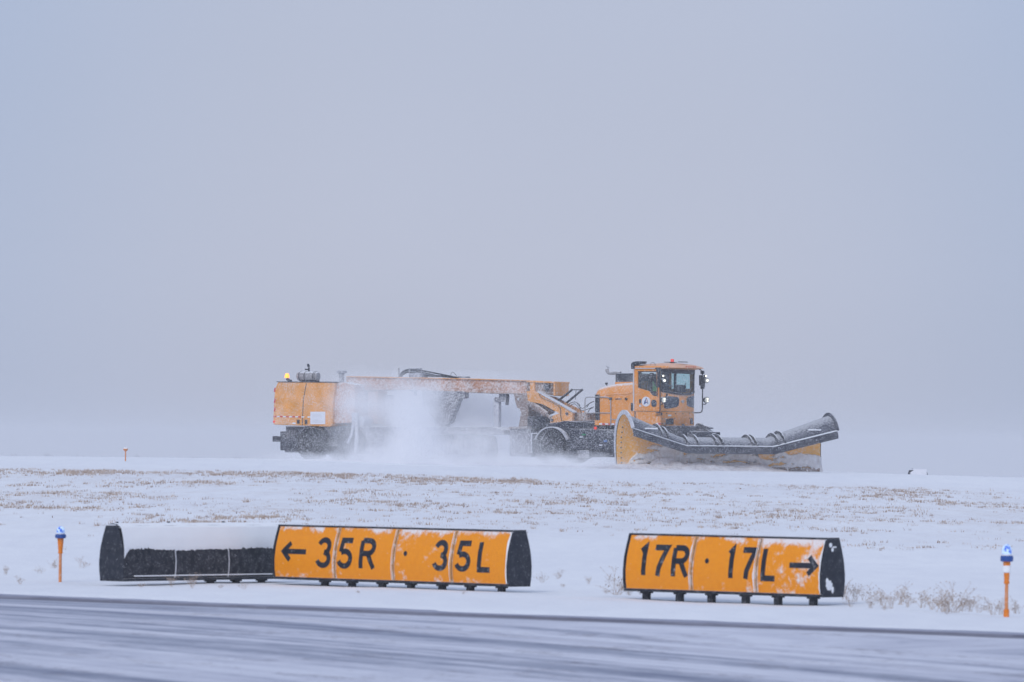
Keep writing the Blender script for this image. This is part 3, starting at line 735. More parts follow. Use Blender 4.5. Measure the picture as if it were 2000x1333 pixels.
# ---- gooseneck arms
gn = plate('lift_arm', [(1029, 767), (1050, 766), (1056, 770), (1119, 806), (1117, 823), (1104, 823), (1103, 832.5), (1076, 832.5), (1074, 824), (1080, 812), (1092, 808), (1060, 790), (1040, 786), (1031, 786)], -.72, -.55, M['orange_frost'], bevel=.01)
plate('lift_arm', [(1050, 768), (1084, 776), (1140, 803), (1148, 812), (1146, 823), (1117, 823), (1100, 800), (1075, 790)], .35, .50, M['orange_frost'], bevel=.01)
plate('arm_flange', [(1050, 764.6), (1120, 804.8), (1120, 807), (1050, 767.2)], -.78, -.49, M['rime'], gn, 0)
plate('cross_beam', [(1117, 806), (1146, 807), (1147, 822), (1117, 822)], -.45, .45, M['rust'], bevel=.01)
for px, py in ((1106.5, 808.5), (1077.5, 821)): MB().lathe([(.055, 0), (.055, .05), (.02, .06)], (T(px, py, -.78)[0], -.78, T(px, py, -.78)[2]), 'Y', 14).build('pin', M['black'], gn)
cy_ = MB(); cy_.tube([T(1033, 786, -.62), T(1046, 795, -.62), T(1068, 811, -.62)], .125, 14); cy_.tube([T(1066, 809.5, -.62), T(1078, 819, -.62)], .06, 12)
cy_.build('hydraulic_cylinder', M['tower'], truck, smooth=True)
cy_ = MB(); cy_.tube([T(1040, 770, .1), T(1062, 785, .1), T(1084, 800, .1)], .12, 14); cy_.build('hydraulic_cylinder', M['rust'], truck, smooth=True)
plate('arm_web', [(1031, 782), (1046, 786), (1080, 806), (1066, 812), (1030, 800)], -.4, -.2, M['rust'])
m_ = MB()
for a, b in (((1087, 786), (1118, 761)), ((1107, 787), (1138, 761))): m_.tube([T(*a, -.2), T(*b, -.2)], .045)
m_.tube([T(1118, 761.6, -.2), T(1138, 761.6, -.2)], .02); m_.tube([T(1125, 762, -.2), T(1124, 781, -.2)], .012)
m_.build('prop_bars', M['dark'], truck)
for pts in ([(1107, 792), (1116, 787), (1125, 786), (1131, 793), (1138, 798), (1149, 790), (1160, 784)], [(1112, 794), (1122, 789), (1130, 796), (1136, 802), (1146, 800), (1160, 795)],
            [(1122, 785), (1131, 790), (1134, 802), (1138, 812)], [(1146, 796), (1152, 788), (1159, 785)], [(1147, 808), (1152, 800), (1158, 797)], [(1149, 815), (1154, 810), (1159, 807)]):
    hose(pts, -.4, .014, 'dark', 'hose', truck)
hose([(1053, 770), (1058, 777), (1080, 787), (1094, 797), (1095, 812), (1098, 824)], -.80, .012, 'dark', 'hose', gn)
# ---- truck chassis
plate('chassis_frame', [(1066, 828), (1103, 823), (1159, 822), (1165, 829), (1300, 832), (1330, 832), (1330, 890), (1190, 893), (1105, 893), (1066, 880)], -1.0, 1.0, M['chassis'], bevel=.03)
plate('side_tank', [(1112, 838), (1160, 838), (1200, 840), (1240, 842), (1240, 880), (1112, 878)], -1.22, -.9, M['chassis'], bevel=.05)
plate('step', rect(1128, 880, 1150, 895), -1.25, -1.0, M['frost_dark']); plate('deck_rail', [(1100, 822.2), (1240, 831.2), (1240, 832.6), (1100, 824)], -1.26, 1.2, M['black'], bevel=0)
plate('green_tag', rect(1136, 848, 1143, 850.5), -1.26, -1.2, plain('green_label', (.05, .3, .15)), bevel=0)
plate('label_plate', rect(1179, 860, 1185, 864), -1.26, -1.2, plain('blue_label', (.15, .25, .5)), bevel=0)
plate('label_plate', rect(1132, 853, 1138, 855), -1.26, -1.2, M['white'], bevel=0); plate('label_plate', rect(1170, 868.5, 1176, 871), -1.26, -1.2, M['white'], bevel=0)
MB().lathe([(.06, 0), (.06, .04)], (T(1162.5, 836.5, -1.27)[0], -1.27, T(1162.5, 836.5, -1.27)[2]), 'Y', 14).build('side_lamp', M['red_lens'], truck)
fender(1075, 0, 873, .74, -1.27, -.72, M['rime'], 22, 158)
plate('fender_stay', [(1036.5, 846), (1050, 846), (1050, 848), (1039, 848), (1039, 885), (1036.5, 885)], -1.2, -1.1, M['rime'], bevel=0)
wheel(1074, 905, -1.0, .68); wheel(1268, 916, -1.0, .68)
for px, py in ((1074, 905), (1268, 916)):
    q = T(px, py, -1.0); MB().lathe([(.05, -.18), (.36, -.18), (.62, -.21), (.68, -.17), (.68, .17), (.62, .21), (.05, .18)], (q[0], 1.0, q[2] + .68), 'Y', 32).build('wheel', M['rubber'], truck, smooth=True)
# ---- hood
def hood():
    side = [(1159, 831), (1160, 771), (1161.5, 764), (1168, 758), (1182, 754), (1201, 750.3), (1238.5, 747.5), (1239, 831)]
    base = tp(side, NS); rows = []
    ys = [-1.27, -1.24, -1.1, -.6, 0, .6, 1.1, 1.24, 1.27]; dz = [-.30, -.14, 0, .06, .08, .06, 0, -.14, -.30]
    zmid = T(1239, 800, NS)[2]
    for y, d in zip(ys, dz):
        row = []
        for x, _, z in base:
            k = max(0, min(1, (z - zmid) / .8)); fr = max(0, min(1, (base[6][0] - x) / 1.7))
            row.append((x + (abs(y) / 1.27) ** 6 * .06 * (x < base[3][0]), y, z + d * k))
        rows.append(row)
    m_ = MB(); m_.grid(rows)
    n = len(base); m_.add(rows[0], [tuple(range(n))]); m_.add(rows[-1], [tuple(range(n))[::-1]])
    return m_.build('hood', M['orange'], truck, smooth=True)
hd = hood()
plate('side_crease', [(1184, 771), (1200, 769), (1228, 768), (1237, 763), (1237, 765), (1229, 770.5), (1200, 771.5), (1184, 773)], -1.30, -1.25, M['orange'], hd, .01)
plate('grille', rect(1162, 771, 1171, 821), -1.29, -1.25, M['dark'], hd, .01)
for k in range(11): plate('grille_bar', rect(1162.4, 774 + k * 4.2, 1170.6, 775.4 + k * 4.2), -1.305, -1.288, M['black'], hd, 0)
plate('hood_slot', rect(1201.6, 778.6, 1213.5, 780.8), -1.285, -1.26, M['black'], hd, 0)
MB().lathe([(.055, 0), (.055, .02), (.03, .03)], (T(1222.6, 779.7, -1.30)[0], -1.30, T(1222.6, 779.7, -1.3)[2]), 'Y', 14).build('hood_latch', M['dark'], hd)
plate('hood_handle', rect(1232, 787, 1235.5, 803), -1.31, -1.26, M['dark'], hd, .01)
plate('hood_seam', [(1192, 818.6), (1238, 820.6), (1238, 821.4), (1192, 819.4)], -1.278, -1.262, M['black'], hd, 0)
for i in range(6): plate('reflector', rect(1170 + i * 6, 827 + i * .1, 1175.6 + i * 6, 830 + i * .1), -1.29, -1.265, M['red'] if i % 2 else M['white'], hd, 0)
et = plate('engine_cover', [(1201.6, 750), (1201.6, 733), (1203, 729.5), (1239, 729), (1239, 748)], -1.0, 1.0, M['black'], bevel=.03)
plate('cover_base', [(1201, 746.5), (1239, 746), (1239, 750), (1201, 751)], -1.03, 1.03, M['orange'], et, .01)
hose([(1212, 729.5), (1203, 728.5), (1194, 729), (1188, 727.5), (1185, 722)], -.5, .075, 'grey', 'exhaust_pipe', et)
s_ = MB(); s_.lathe([(.075, 0), (.075, .015)], (0, 0, 0), 'Z', 16); fl = s_.build('rain_flap', M['dark'], et); fl.location = T(1187.5, 717.5, -.5); fl.rotation_euler = (0, R(-28 + 60), 0)
s_ = MB(); s_.tube([T(1186, 755, -1.0), T(1184.8, 751, -1.0)], .014); s_.lathe([(.01, -.055), (.045, -.035), (.055, 0), (.045, .035), (.01, .055)], T(1184.5, 749.5, -1.0), 'Z', 14); s_.build('blind_spot_mirror', M['dark'], hd)
# ---- safety rail
rp = [(1142, 823), (1142.6, 781), (1144.5, 777.2), (1148, 776), (1184, 776), (1190, 777.5), (1192.6, 781), (1193, 833)]
m_ = MB(); m_.tube(tp(rp, -1.30), .022); m_.tube(tp([(1142.3, 807), (1192.8, 807)], -1.30), .018); m_.tube(tp([(1192.8, 819.5), (1206, 820)], -1.30), .012); m_.build('safety_rail', M['grey'], truck, smooth=True)
plate('rail_bracket', rect(1189, 776.5, 1194.5, 781.5), -1.33, -1.28, M['dark'])
# ---- cab
BUL = .26
def front_x(y): return BUL * (1 - (y / 1.27) ** 2)
def F(px, py, off=0.0):
    """pixel on the bowed cab front"""
    d = T3 @ ray(px, py); lo, hi = None, None
    def g(t): p = OL + d * t; return p.x - (front_x(max(-1.45, min(1.45, p.y))) + off)
    t0 = (-1.9 - OL.y) / d.y; best = None; prev = g(t0)
    for i in range(1, 120):
        t = t0 + (3.8 / d.y) * i / 119; cur = g(t)
        if prev * cur <= 0:
            a, b = t0 + (3.8 / d.y) * (i - 1) / 119, t
            for _ in range(30):
                m = (a + b) / 2
                if g(a) * g(m) <= 0: b = m
                else: a = m
            p = OL + d * a; return Vector((p.x, p.y, p.z))
        prev = cur
    p = OL + d * ((1.27 - OL.y) / d.y); return Vector((front_x(1.27) + off, 1.27, p.z))
zb = T(1290, 831, NS)[2]; zw = T(1288, 764.5, NS)[2]; zwt = T(1288, 720.5, NS)[2]; zr = zwt
xr = T(1239.5, 800, NS)[0]; xd0 = T(1242, 800, NS)[0]; xd1 = T(1286, 800, NS)[0]
cab = MB()
nfr = 25; ysf = [-1.27 + 2.54 * i / (nfr - 1) for i in range(nfr)]
def wsb(y): return zw - .10 * (1 - ((y) / 1.27) ** 2)           # lower edge of the windscreen
cab.grid([[(front_x(y), y, zb) for y in ysf], [(front_x(y), y, (zb + wsb(y)) / 2) for y in ysf], [(front_x(y), y, wsb(y)) for y in ysf]])
cabo = cab.build('cab', M['orange'], truck, smooth=True, solid=.03)
def plate_hole(name, outer, holes, y0, y1, mat, parent):
    bm = bmesh.new()
    for lp in [outer] + holes:
        vs_ = [bm.verts.new(T(a, b, y0)) for a, b in lp]
        for i in range(len(vs_)): bm.edges.new((vs_[i], vs_[(i + 1) % len(vs_)]))
    bmesh.ops.triangle_fill(bm, use_beauty=True, use_dissolve=False, edges=bm.edges[:])
    me = bpy.data.meshes.new(name); bm.to_mesh(me); bm.free(); me.materials.append(mat)
    o = bpy.data.objects.new(name, me); col.objects.link(o); o.parent = parent
    md = o.modifiers.new('s', 'SOLIDIFY'); md.thickness = abs(y1 - y0); md.offset = 0; return o
win = [(1246.4, 727), (1283, 727), (1283.5, 774.5), (1276, 773.5), (1272, 770), (1269, 765), (1264, 763), (1246.4, 758)]
sidepts = [(1239.5, 720), (1290, 719.5), (1290.5, 831), (1239, 831)]
plate_hole('side_wall', sidepts, [win], -1.27, -1.23, M['orange'], truck)
fw = plate_hole('side_wall', sidepts, [[(1246.4, 727), (1283, 727), (1283.5, 758), (1246.4, 758)]], -1.27, -1.23, M['orange'], truck); fw.location = (0, 2.54, 0)
door = plate_hole('door', [(1242, 722.5), (1286.3, 722.5), (1286.5, 802), (1242, 802.5)], [[(1245.2, 725.6), (1284, 725.6), (1284.7, 776), (1275, 775), (1268, 766.6), (1245.2, 760)]], -1.29, -1.26, M['orange'], truck)
pn = MB(); pn.add(tp(win, -1.262), [tuple(range(len(win)))]); pn.build('door_window', M['glass'], door)
pn = MB(); pn.add(tp([(1246.4, 727), (1283, 727), (1283.5, 758), (1246.4, 758)], -1.262), [(0, 1, 2, 3)]); fw2 = pn.build('far_window', M['glass'], truck); fw2.location = (0, 2.5, 0)
plate('door_seal', [(1245.0, 725.2), (1284.4, 725.2), (1285, 776.4), (1283.6, 775), (1283.1, 726.8), (1246.2, 726.8)], -1.312, -1.296, M['dark'], door, 0)
plate('door_handle', rect(1248, 780, 1252.2, 788.5), -1.325, -1.298, M['dark'], door, .01)
plate('data_plate', rect(1248, 791, 1252.5, 795), -1.312, -1.298, M['silver'], door, 0)
c = T(1261.8, 784.7, -1.31)
MB().lathe([(.185, -.006), (.185, .004)], c, 'Y', 30).build('round_decal', M['white'], door)
dk = MB()
for pts in ([(1261.6, 777.5), (1262.7, 777.5), (1258.2, 790.5), (1256.8, 790.5)], [(1261.8, 777.5), (1262.9, 777.5), (1266.2, 789.5), (1264.8, 789.5)], [(1257.6, 787.5), (1263.6, 785.2), (1263.9, 786.6), (1257.2, 789)],
            [(1258.6, 783.2), (1261.5, 782), (1260.6, 788.6), (1257.6, 789.6)]):
    dk.prism(tp(pts, -1.325), (0, 0, 0), (0, .008, 0))
dk.build('decal_print', M['blue_ink'], door)
plate('decal_print', [(1262.3, 779.3), (1263.1, 779.3), (1264.4, 785.4), (1263.6, 785.6)], -1.333, -1.318, plain('decal_orange', (.7, .25, .1)), door, 0)
pts = [(1273, 782), (1277, 781), (1280.5, 782), (1282.3, 786), (1282, 792), (1280, 795), (1275, 795.5), (1272.5, 793), (1271.6, 787)]
plate('porthole', pts, -1.312, -1.29, M['glass_dark'], door, .005)
plate('seam', [(1241, 803.2), (1288, 803.8), (1288, 804.6), (1241, 804)], -1.302, -1.28, M['black'], truck, 0)
# windscreen
ws = MB(); ws.grid([[(front_x(y) + .0, y, wsb(y)) for y in ysf], [(front_x(y) - .01, y, (wsb(y) + zwt) / 2) for y in ysf], [(front_x(y) - .03, y, zwt) for y in ysf]])
wso = ws.build('windscreen', M['glass'], truck, smooth=True)
def frontstrip(name, pts, off, mat, parent=truck, th=.02):
    m_ = MB(); n = len(pts); cx = sum(a for a, b in pts) / n; cyy = sum(b for a, b in pts) / n
    vs_ = [F(cx + (a - cx) * k, cyy + (b - cyy) * k, off) for k in (1, .75, .5, .25) for a, b in pts] + [F(cx, cyy, off)] + [F(a, b, off) - Vector((th, 0, 0)) for a, b in pts]
    fs = [(r_ * n + i, r_ * n + (i + 1) % n, (r_ + 1) * n + (i + 1) % n, (r_ + 1) * n + i) for r_ in range(3) for i in range(n)]
    fs += [(3 * n + i, 3 * n + (i + 1) % n, 4 * n) for i in range(n)] + [(i, (i + 1) % n, 4 * n + 1 + (i + 1) % n, 4 * n + 1 + i) for i in range(n)]
    m_.add(vs_, fs); return m_.build(name, mat, parent, smooth=True)
def bowstrip(name, z0, z1, off, mat, y0=-1.27, y1=1.27, parent=truck, th=.03):
    m_ = MB(); ys = [y0 + (y1 - y0) * i / 20 for i in range(21)]
    f = (lambda v, y: v(y) if callable(v) else v)
    m_.grid([[(front_x(y) + off, y, f(z0, y)) for y in ys], [(front_x(y) + off, y, f(z1, y)) for y in ys]]); return m_.build(name, mat, parent, solid=th, smooth=True)
bowstrip('screen_frame', lambda y: wsb(y) - .02, lambda y: wsb(y) + .045, .02, M['dark'], parent=wso)
bowstrip('screen_frame', zwt - .17, zwt, .02, M['dark'], parent=wso)
for (a, b) in ((-1.27, -1.19), (-.64, -.52), (1.08, 1.24)):
    bowstrip('screen_pillar', lambda y: wsb(y), zwt, .012, M['dark'], a, b, wso)
for (px, py) in ((-.2, 1), (.5, 1)):
    m_ = MB(); m_.tube([(front_x(px) + .05, px, wsb(px) - .02), (front_x(px + .3) + .05, px + .3, wsb(0) + .45)], .012); m_.build('wiper', M['dark'], wso)
hexl = [(1301, 773.5), (1312, 774.4), (1323, 776), (1326.6, 778.2), (1326.4, 786), (1325.5, 792), (1322, 795.5), (1312, 797.4), (1302, 799), (1298, 797), (1297.3, 786), (1297.5, 776.6)]
hexr = [(1356, 773.2), (1350, 774.6), (1344.4, 776), (1341.6, 779.4), (1342, 792), (1344.4, 794), (1350, 795.6), (1355.4, 797.2)]
frontstrip('lower_window', hexl, .03, M['glass_dark'], cabo); frontstrip('lower_window', hexr, .03, M['glass_dark'], cabo)
frontstrip('maker_badge', [(1329, 784), (1332, 783.2), (1334, 780.8), (1336, 783.2), (1339.5, 783.6), (1336, 785), (1335.6, 786.8), (1334, 788), (1332.4, 786.8), (1332, 785.2)], .035, M['grey'], cabo)
frontstrip('intake_slot', [(1301, 819.5), (1308, 817.6), (1314.5, 817), (1315.7, 819), (1315.7, 829.5), (1301, 830)], .03, M['dark'], cabo)
frontstrip('intake_slot', [(1349, 817.5), (1352.6, 817), (1354, 828.5), (1348.6, 828.5)], .03, M['dark'], cabo)
frontstrip('name_plate', rect(1305, 810, 1311.5, 813.6), .03, M['silver'], cabo)
bowstrip('seam', T(1290, 804, NS)[2] - .008, T(1290, 804, NS)[2] + .008, .017, M['black'], parent=cabo, th=.01)
bt = MB()
for px, py in ((1293, 808), (1302, 808.3), (1319.5, 808.3), (1333.5, 808.3), (1346, 808), (1293.5, 818), (1298, 818), (1317.5, 817), (1293.5, 828), (1298, 828), (1347, 817)):
    bt.lathe([(.022, -.01), (.022, .014)], F(px, py, .02), 'X', 8)
bt.build('bolts', M['black'], cabo)
for a, b, mt in ((1281, 1285.5, 'white'), (1285.5, 1290, 'red')): plate('reflector', rect(a, 826.4, b, 829.4), -1.30, -1.268, M[mt], truck, 0)
# roof with visor
def roof():
    rows = []
    def ring(gx, gy, z, vis):
        out_ = []
        for y in [-1.27 - gy + (2.54 + 2 * gy) * i / 16 for i in range(17)]:
            out_.append((front_x(min(1.27, max(-1.27, y))) + vis, y, z))
        return [(xr - gx, -1.27 - gy, z)] + out_ + [(xr - gx, 1.27 + gy, z)]
    z0 = zwt; zt = T(1329, 707, -.2)[2] 
    lo = ring(.02, .03, z0 - .0, .06); 
    vis = ring(.03, .05, z0 + .05, .40); 
    up = ring(.03, .03, z0 + .11, .30)
    mid = ring(-.02, -.25, z0 + .18, .02); top = ring(-.2, -.65, z0 + .225, -.35)
    cz = MB(); 
    # make the rear of the roof lower than its front crown
    def drop(r_): return [(x, y, z - max(0, min(1, (-.1 - x) / 1.1)) * .06 * ((z - z0) / .2)) for x, y, z in r_]
    rr = [drop(q) for q in (lo, vis, up, mid, top)]
    n = len(lo); vs_ = [p for r_ in rr for p in r_]; fs = []
    for i in range(len(rr) - 1):
        for k in range(n): fs.append((i * n + k, i * n + (k + 1) % n, (i + 1) * n + (k + 1) % n, (i + 1) * n + k))
    fs.append(tuple(range(n))[::-1]); fs.append(tuple((len(rr) - 1) * n + k for k in range(n)))
    cz.add(vs_, fs); return cz.build('roof', M['roof_paint'], truck, smooth=True)
M['roof_paint'] = dusty('roof_paint', (.76, .29, .055), .30, .30, .45, fine=14)
rf = roof()
plate('gutter', [(1240, 719), (1280, 719), (1280, 720.6), (1240, 720.6)], -1.36, -1.30, M['silver'], rf, 0)
rm = MB()
for k in range(5):
    y0 = -.45 + k * .16; rm.box((front_x(y0) + .37, y0 + .04, zwt + .10), (.012, .09, .045), Matrix.Rotation(R(20), 3, 'X'))
rm.build('roof_marking', plain('mark_red', (.65, .12, .04)), rf)
m_ = MB(); c = T(1313, 708, -.1); m_.lathe([(.09, -.05), (.09, .0)], c, 'Z', 16); bb = m_.build('beacon_base', M['dark'], rf)
MB().lathe([(.065, 0), (.065, .10), (.055, .12), (.02, .125)], c, 'Z', 16).build('beacon', M['red_lens'], rf, smooth=True)
plate('roof_plate', rect(1297, 707.2, 1312, 708.4), -.3, .1, M['dark'], rf, 0); plate('roof_plate', rect(1324, 706.6, 1333, 708), -.2, .2, M['dark'], rf, 0)
# hoop antenna
m_ = MB(); c = Vector(T(1275, 714, -1.2)); m_.tube([c + Vector((math.cos(a) * .11, 0, math.sin(a) * .11)) for a in [i * math.pi / 10 for i in range(21)]], .008, 6); m_.build('hoop_aerial', M['dark'], rf)
# cab rear wall, floor, seat, steering
m_ = MB(); m_.box((xr + .02, 0, (zb + zw) / 2), (.04, 2.46, zw - zb)); m_.box((xr + .02, -1.05, (zw + zwt) / 2), (.04, .36, zwt - zw)); m_.box((xr + .02, 1.05, (zw + zwt) / 2), (.04, .36, zwt - zw)); m_.build('rear_wall', M['cloth'], truck)
m_ = MB(); m_.box(((xr) / 2, 0, zw - .42), (abs(xr) - .05, 2.4, .05)); m_.build('cab_floor', M['cloth'], truck)
m_ = MB(); m_.box((xr + .42, -.35, zw - .12), (.5, .52, .14)); m_.box((xr + .22, -.35, zw + .22), (.12, .50, .62), Matrix.Rotation(R(-8), 3, 'Y')); m_.box((xr + .19, -.35, zw + .60), (.09, .26, .18)); m_.build('seat', M['cloth'], truck, bevel=.04)
m_ = MB(); m_.box((-.05, -.3, zw - .12), (.35, 1.5, .16), Matrix.Rotation(R(15), 3, 'Y')); m_.box((-.02, .25, zw + .12), (.22, .55, .28)); m_.build('dashboard', M['cloth'], truck, bevel=.03)
m_ = MB(); c = Vector((-.22, -.35, zw + .12)); rr_ = Matrix.Rotation(R(-35), 3, 'Y')
m_.tube([c + rr_ @ Vector((math.cos(a) * .2, math.sin(a) * .2, 0)) for a in [i * math.pi / 12 for i in range(25)]], .018, 8); m_.tube([c, c + Vector((.16, 0, -.2))], .02); m_.build('steering_wheel', M['cloth'], truck)
# intake pipe beside the cab
it = MB(); it.tube(tp([(1237.6, 719), (1237.6, 803)], -1.30), .028, 10); ip = it.build('intake_pipe', M['silver'], truck, smooth=True)
plate('intake_hood', [(1232, 721), (1232, 710.5), (1236, 707), (1243, 705.8), (1255, 705.8), (1253.5, 711), (1243, 711.5), (1239, 714), (1238.5, 721)], -1.35, -1.0, M['dark'], ip, .02)
plate('pipe_stand', rect(1238.8, 803, 1241, 822), -1.31, -1.25, M['dark'], ip)
# ---- mirror arms and work lamps
def arm(pts, y, name='mirror_arm'):
    m_ = MB(); m_.tube(tp(pts, y), .024, 8); return m_.build(name, M['dark'], truck, smooth=True)
FY = 1.42
a1 = arm([(1357, 720.6), (1364, 720.8), (1369, 723), (1371.8, 728), (1372.2, 758.4), (1371.8, 800), (1370.5, 804.5), (1366.5, 806.4), (1355.6, 806.6)], FY)
plate('mirror', rect(1364.8, 733, 1371.3, 753.5), FY, FY + .12, M['dark'], a1, .02)
m_ = MB(); m_.box(T(1372, 727.6, FY), (.12, .10, .12)); m_.box(T(1372, 757, FY), (.12, .1, .12)); m_.box(T(1373, 747, FY), (.14, .08, .4)); m_.build('arm_clamp', M['dark'], a1)
NY = -1.42
a2 = arm([(1280, 719.5), (1284, 720), (1287, 723), (1288.6, 728), (1289.2, 770), (1289.2, 801), (1288.4, 805.5), (1283, 806.6)], NY)
m_ = MB(); m_.box(T(1286.5, 722, NY), (.16, .10, .14)); m_.box(T(1286, 741, NY - .05), (.07, .10, .62)); m_.build('arm_clamp', M['dark'], a2)
plate('hinge_bracket', [(1280, 806), (1292, 806), (1292, 811.5), (1280, 811.5), (1280, 810.5), (1291, 810.5), (1291, 807.4), (1280, 807.4)], -1.34, -1.28, M['dark'], a2, 0)
def lamp(px, py, y, r, par, bright=True):
    c = Vector(T(px, py, y)); d = Vector((1, 0, -.12)).normalized()
    # turned towards the runway ahead and slightly outwards
    q = Vector((math.cos(R(-20)), math.sin(R(-20)), -.1)).normalized()
    ax = q; m_ = MB(); m_.tube([c - ax * .10, c - ax * .07, c + ax * .01, c + ax * .03], [r * .35, r * .9, r * 1.0, r * 1.0], 18)
    lo = m_.build('work_lamp', M['dark'], par, smooth=True)
    m_ = MB(); m_.tube([c + ax * .031, c + ax * .045, c + ax * .055], [r * .9, r * .75, r * .3], 18); m_.build('lamp_lens', M['lamp_white'] if bright else M['lamp_dim'], lo, smooth=True)
for px, py, y, r, b_ in ((1379, 734.6, FY, .042, True), (1380.5, 743.7, FY, .10, False), (1380.5, 781.5, FY, .12, False)): lamp(px - 1, py, y, r, a1, b_)
for px, py, y, r, b_ in ((1295.4, 734.6, NY, .042, True), (1296.8, 743.7, NY, .08, False), (1296.5, 781.5, NY, .12, False)): lamp(px - 1, py, y, r, a2, b_)
for px, py, y, r in ((1380.5, 743.7, FY, .042), (1380.6, 779.6, FY, .030), (1380.6, 784, FY, .026), (1296.8, 743.7, NY, .042), (1296.4, 779.6, NY, .030), (1296.4, 784, NY, .026)):
    c = Vector(T(px, py, y)); q = Vector((.9, -.5, 0)).normalized(); MB().tube([c + q * .05, c + q * .085], [r, r * .7], 14).build('lamp_bulb', M['lamp_white'], a1 if y > 0 else a2)
hose([(1379, 738), (1375, 739), (1372, 741)], FY, .02, 'dark', 'lamp_bracket', a1)
hose([(1380, 787), (1377, 790), (1372, 789)], FY, .02, 'dark', 'lamp_bracket', a1); hose([(1296, 787), (1293, 790), (1289, 789)], NY, .02, 'dark', 'lamp_bracket', a2)
# ---- blade hitch
m_ = MB(); m_.box((.75, 0, T(1335, 860, 0)[2]), (1.3, 1.1, .55)); m_.box((1.2, 0, T(1350, 852, 0)[2]), (.5, 1.6, .35)); m_.build('plow_hitch', M['chassis'], truck, bevel=.04)
pl_ = plate('hitch_bracket', [(1303, 832), (1325, 832), (1333, 842), (1333, 862), (1303, 862)], -.75, -.6, M['chassis'])
plate('hitch_pin_post', [(1330, 838), (1332, 828), (1334, 838)], -.2, 0, M['chassis'])
MB().lathe([(.06, 0), (.17, .02), (.2, .08), (.17, .16), (.05, .18)], T(1364, 836, .3), 'Y', 20).build('hose_reel', M['black'], truck, smooth=True)
plate('hitch_link', [(1352, 840), (1378, 832), (1386, 835.5), (1386, 838), (1378, 837), (1392, 848), (1396, 856), (1350, 858)], .1, .4, M['chassis'])
plate('hitch_tag', rect(1338, 833, 1344, 842), -.1, 0, M['rime'])
hose([(1365, 829), (1374, 832), (1380, 840), (1390, 850)], .35, .025, 'dark', 'hose', truck)

# ---- the blade (moldboard). Frame: p along the blade near->far, n forward, z up
pl = 27
pL = Vector((math.sin(R(pl)), math.cos(R(pl)), 0)); nL = Vector((math.cos(R(pl)), -math.sin(R(pl)), 0))
BL = 9.0
def bl_base(s):        # s in [0,1] near to far: bottom point in truck space, kept on the ground
    # far end px 1601, near end px 1201
    a = near_b + pL * (BL * s); return a
# near end: x,y such that it projects to px 1201 with y = -BL/2*cos
yn = -BL / 2 * math.cos(R(pl)) - .05
q = T(1203, 916.5, yn); near_b = Vector(q)
yf = yn + BL * pL.y
qf = T(1601.5, 921.5, yf)
LEN = (Vector(qf) - near_b).length
pz = (qf[2] - q[2])
# direction from the two measured ends (keeps the blade on the ground it scrapes)
pD = (Vector(qf) - near_b); LEN = pD.length
pD.normalize(); nD = Vector((pD.y, -pD.x, 0)).normalized()
if nD.x < 0: nD = -nD
def hgt(s):      # height factor along the blade: full at the ends, low in the middle
    return float(np.interp(s, [0, .275, .70, 1.0], [1.0, .59, .60, 1.02]))
HT = 2.03
CP = [(.10, 0), (.05, .12), (.0, .35), (.0, .60), (.07, .80), (.20, .93), (.38, 1.0), (.56, .985), (.72, .91), (.86, .80), (.90, .745)]
def smoothcp(n=40):
    ps = [Vector((a, b)) for a, b in CP]; o_ = []
    for i in range(len(ps) - 1):
        p0 = ps[max(i - 1, 0)]; p1 = ps[i]; p2 = ps[i + 1]; p3 = ps[min(i + 2, len(ps) - 1)]
        for k in range(4):
            t = k / 4; o_.append(.5 * ((2 * p1) + (p2 - p0) * t + (2 * p0 - 5 * p1 + 4 * p2 - p3) * t * t + (3 * p1 - p0 - 3 * p2 + p3) * t ** 3))
    o_.append(ps[-1]); return o_
CPS = smoothcp()
def BP(s, a, b, off=0.0):
    """a = forward (m), b = height fraction; off = outward offset"""
    h = hgt(s) * HT; k = .55 + .45 * hgt(s)
    return near_b + pD * (LEN * s) + nD * (a * k * 1.16) + Vector((0, 0, b * h))
ns_ = 90
mb = MB(); mb.grid([[BP(i / ns_, p.x, p.y) for p in CPS] for i in range(ns_ + 1)])
# yellow inside, dark outside: two skins
md_in = mb.build('moldboard', M['blade'], truck, smooth=True)
def nrm(i):
    a = CPS[max(i - 1, 0)]; b = CPS[min(i + 1, len(CPS) - 1)]; t = (b - a); t = Vector((t.x, t.y * 2)).normalized(); return Vector((-t.y, t.x))
mb = MB(); mb.grid([[BP(i / ns_, p.x + nrm(k).x * .03, p.y + nrm(k).y * .02) for k, p in enumerate(CPS)] for i in range(ns_ + 1)])
bk = mb.build('blade_back', M['plow_top'], md_in, smooth=True)
# lip and deflector flap
mb = MB()
rows = []
for i in range(ns_ + 1):
    s = i / ns_; h = hgt(s) * HT
    L0 = BP(s, CPS[-1].x, CPS[-1].y); rows.append([L0 + Vector((0, 0, .02)), L0 + nD * .07 + Vector((0, 0, -.01)), L0 + nD * .12 + Vector((0, 0, -.13)), L0 + nD * .15 + Vector((0, 0, -.27))])
mb.grid(rows); mb.build('deflector_flap', M['rubber_flap'], md_in, solid=.03)
rows = [[BP(i / ns_, .90, .745) + nD * .02 + Vector((0, 0, .035)), BP(i / ns_, .90, .745) + nD * .09 + Vector((0, 0, .02))] for i in range(ns_ + 1)]
mb = MB(); mb.grid(rows); mb.build('snow_on_lip', M['snow_mat'], md_in, solid=.02)
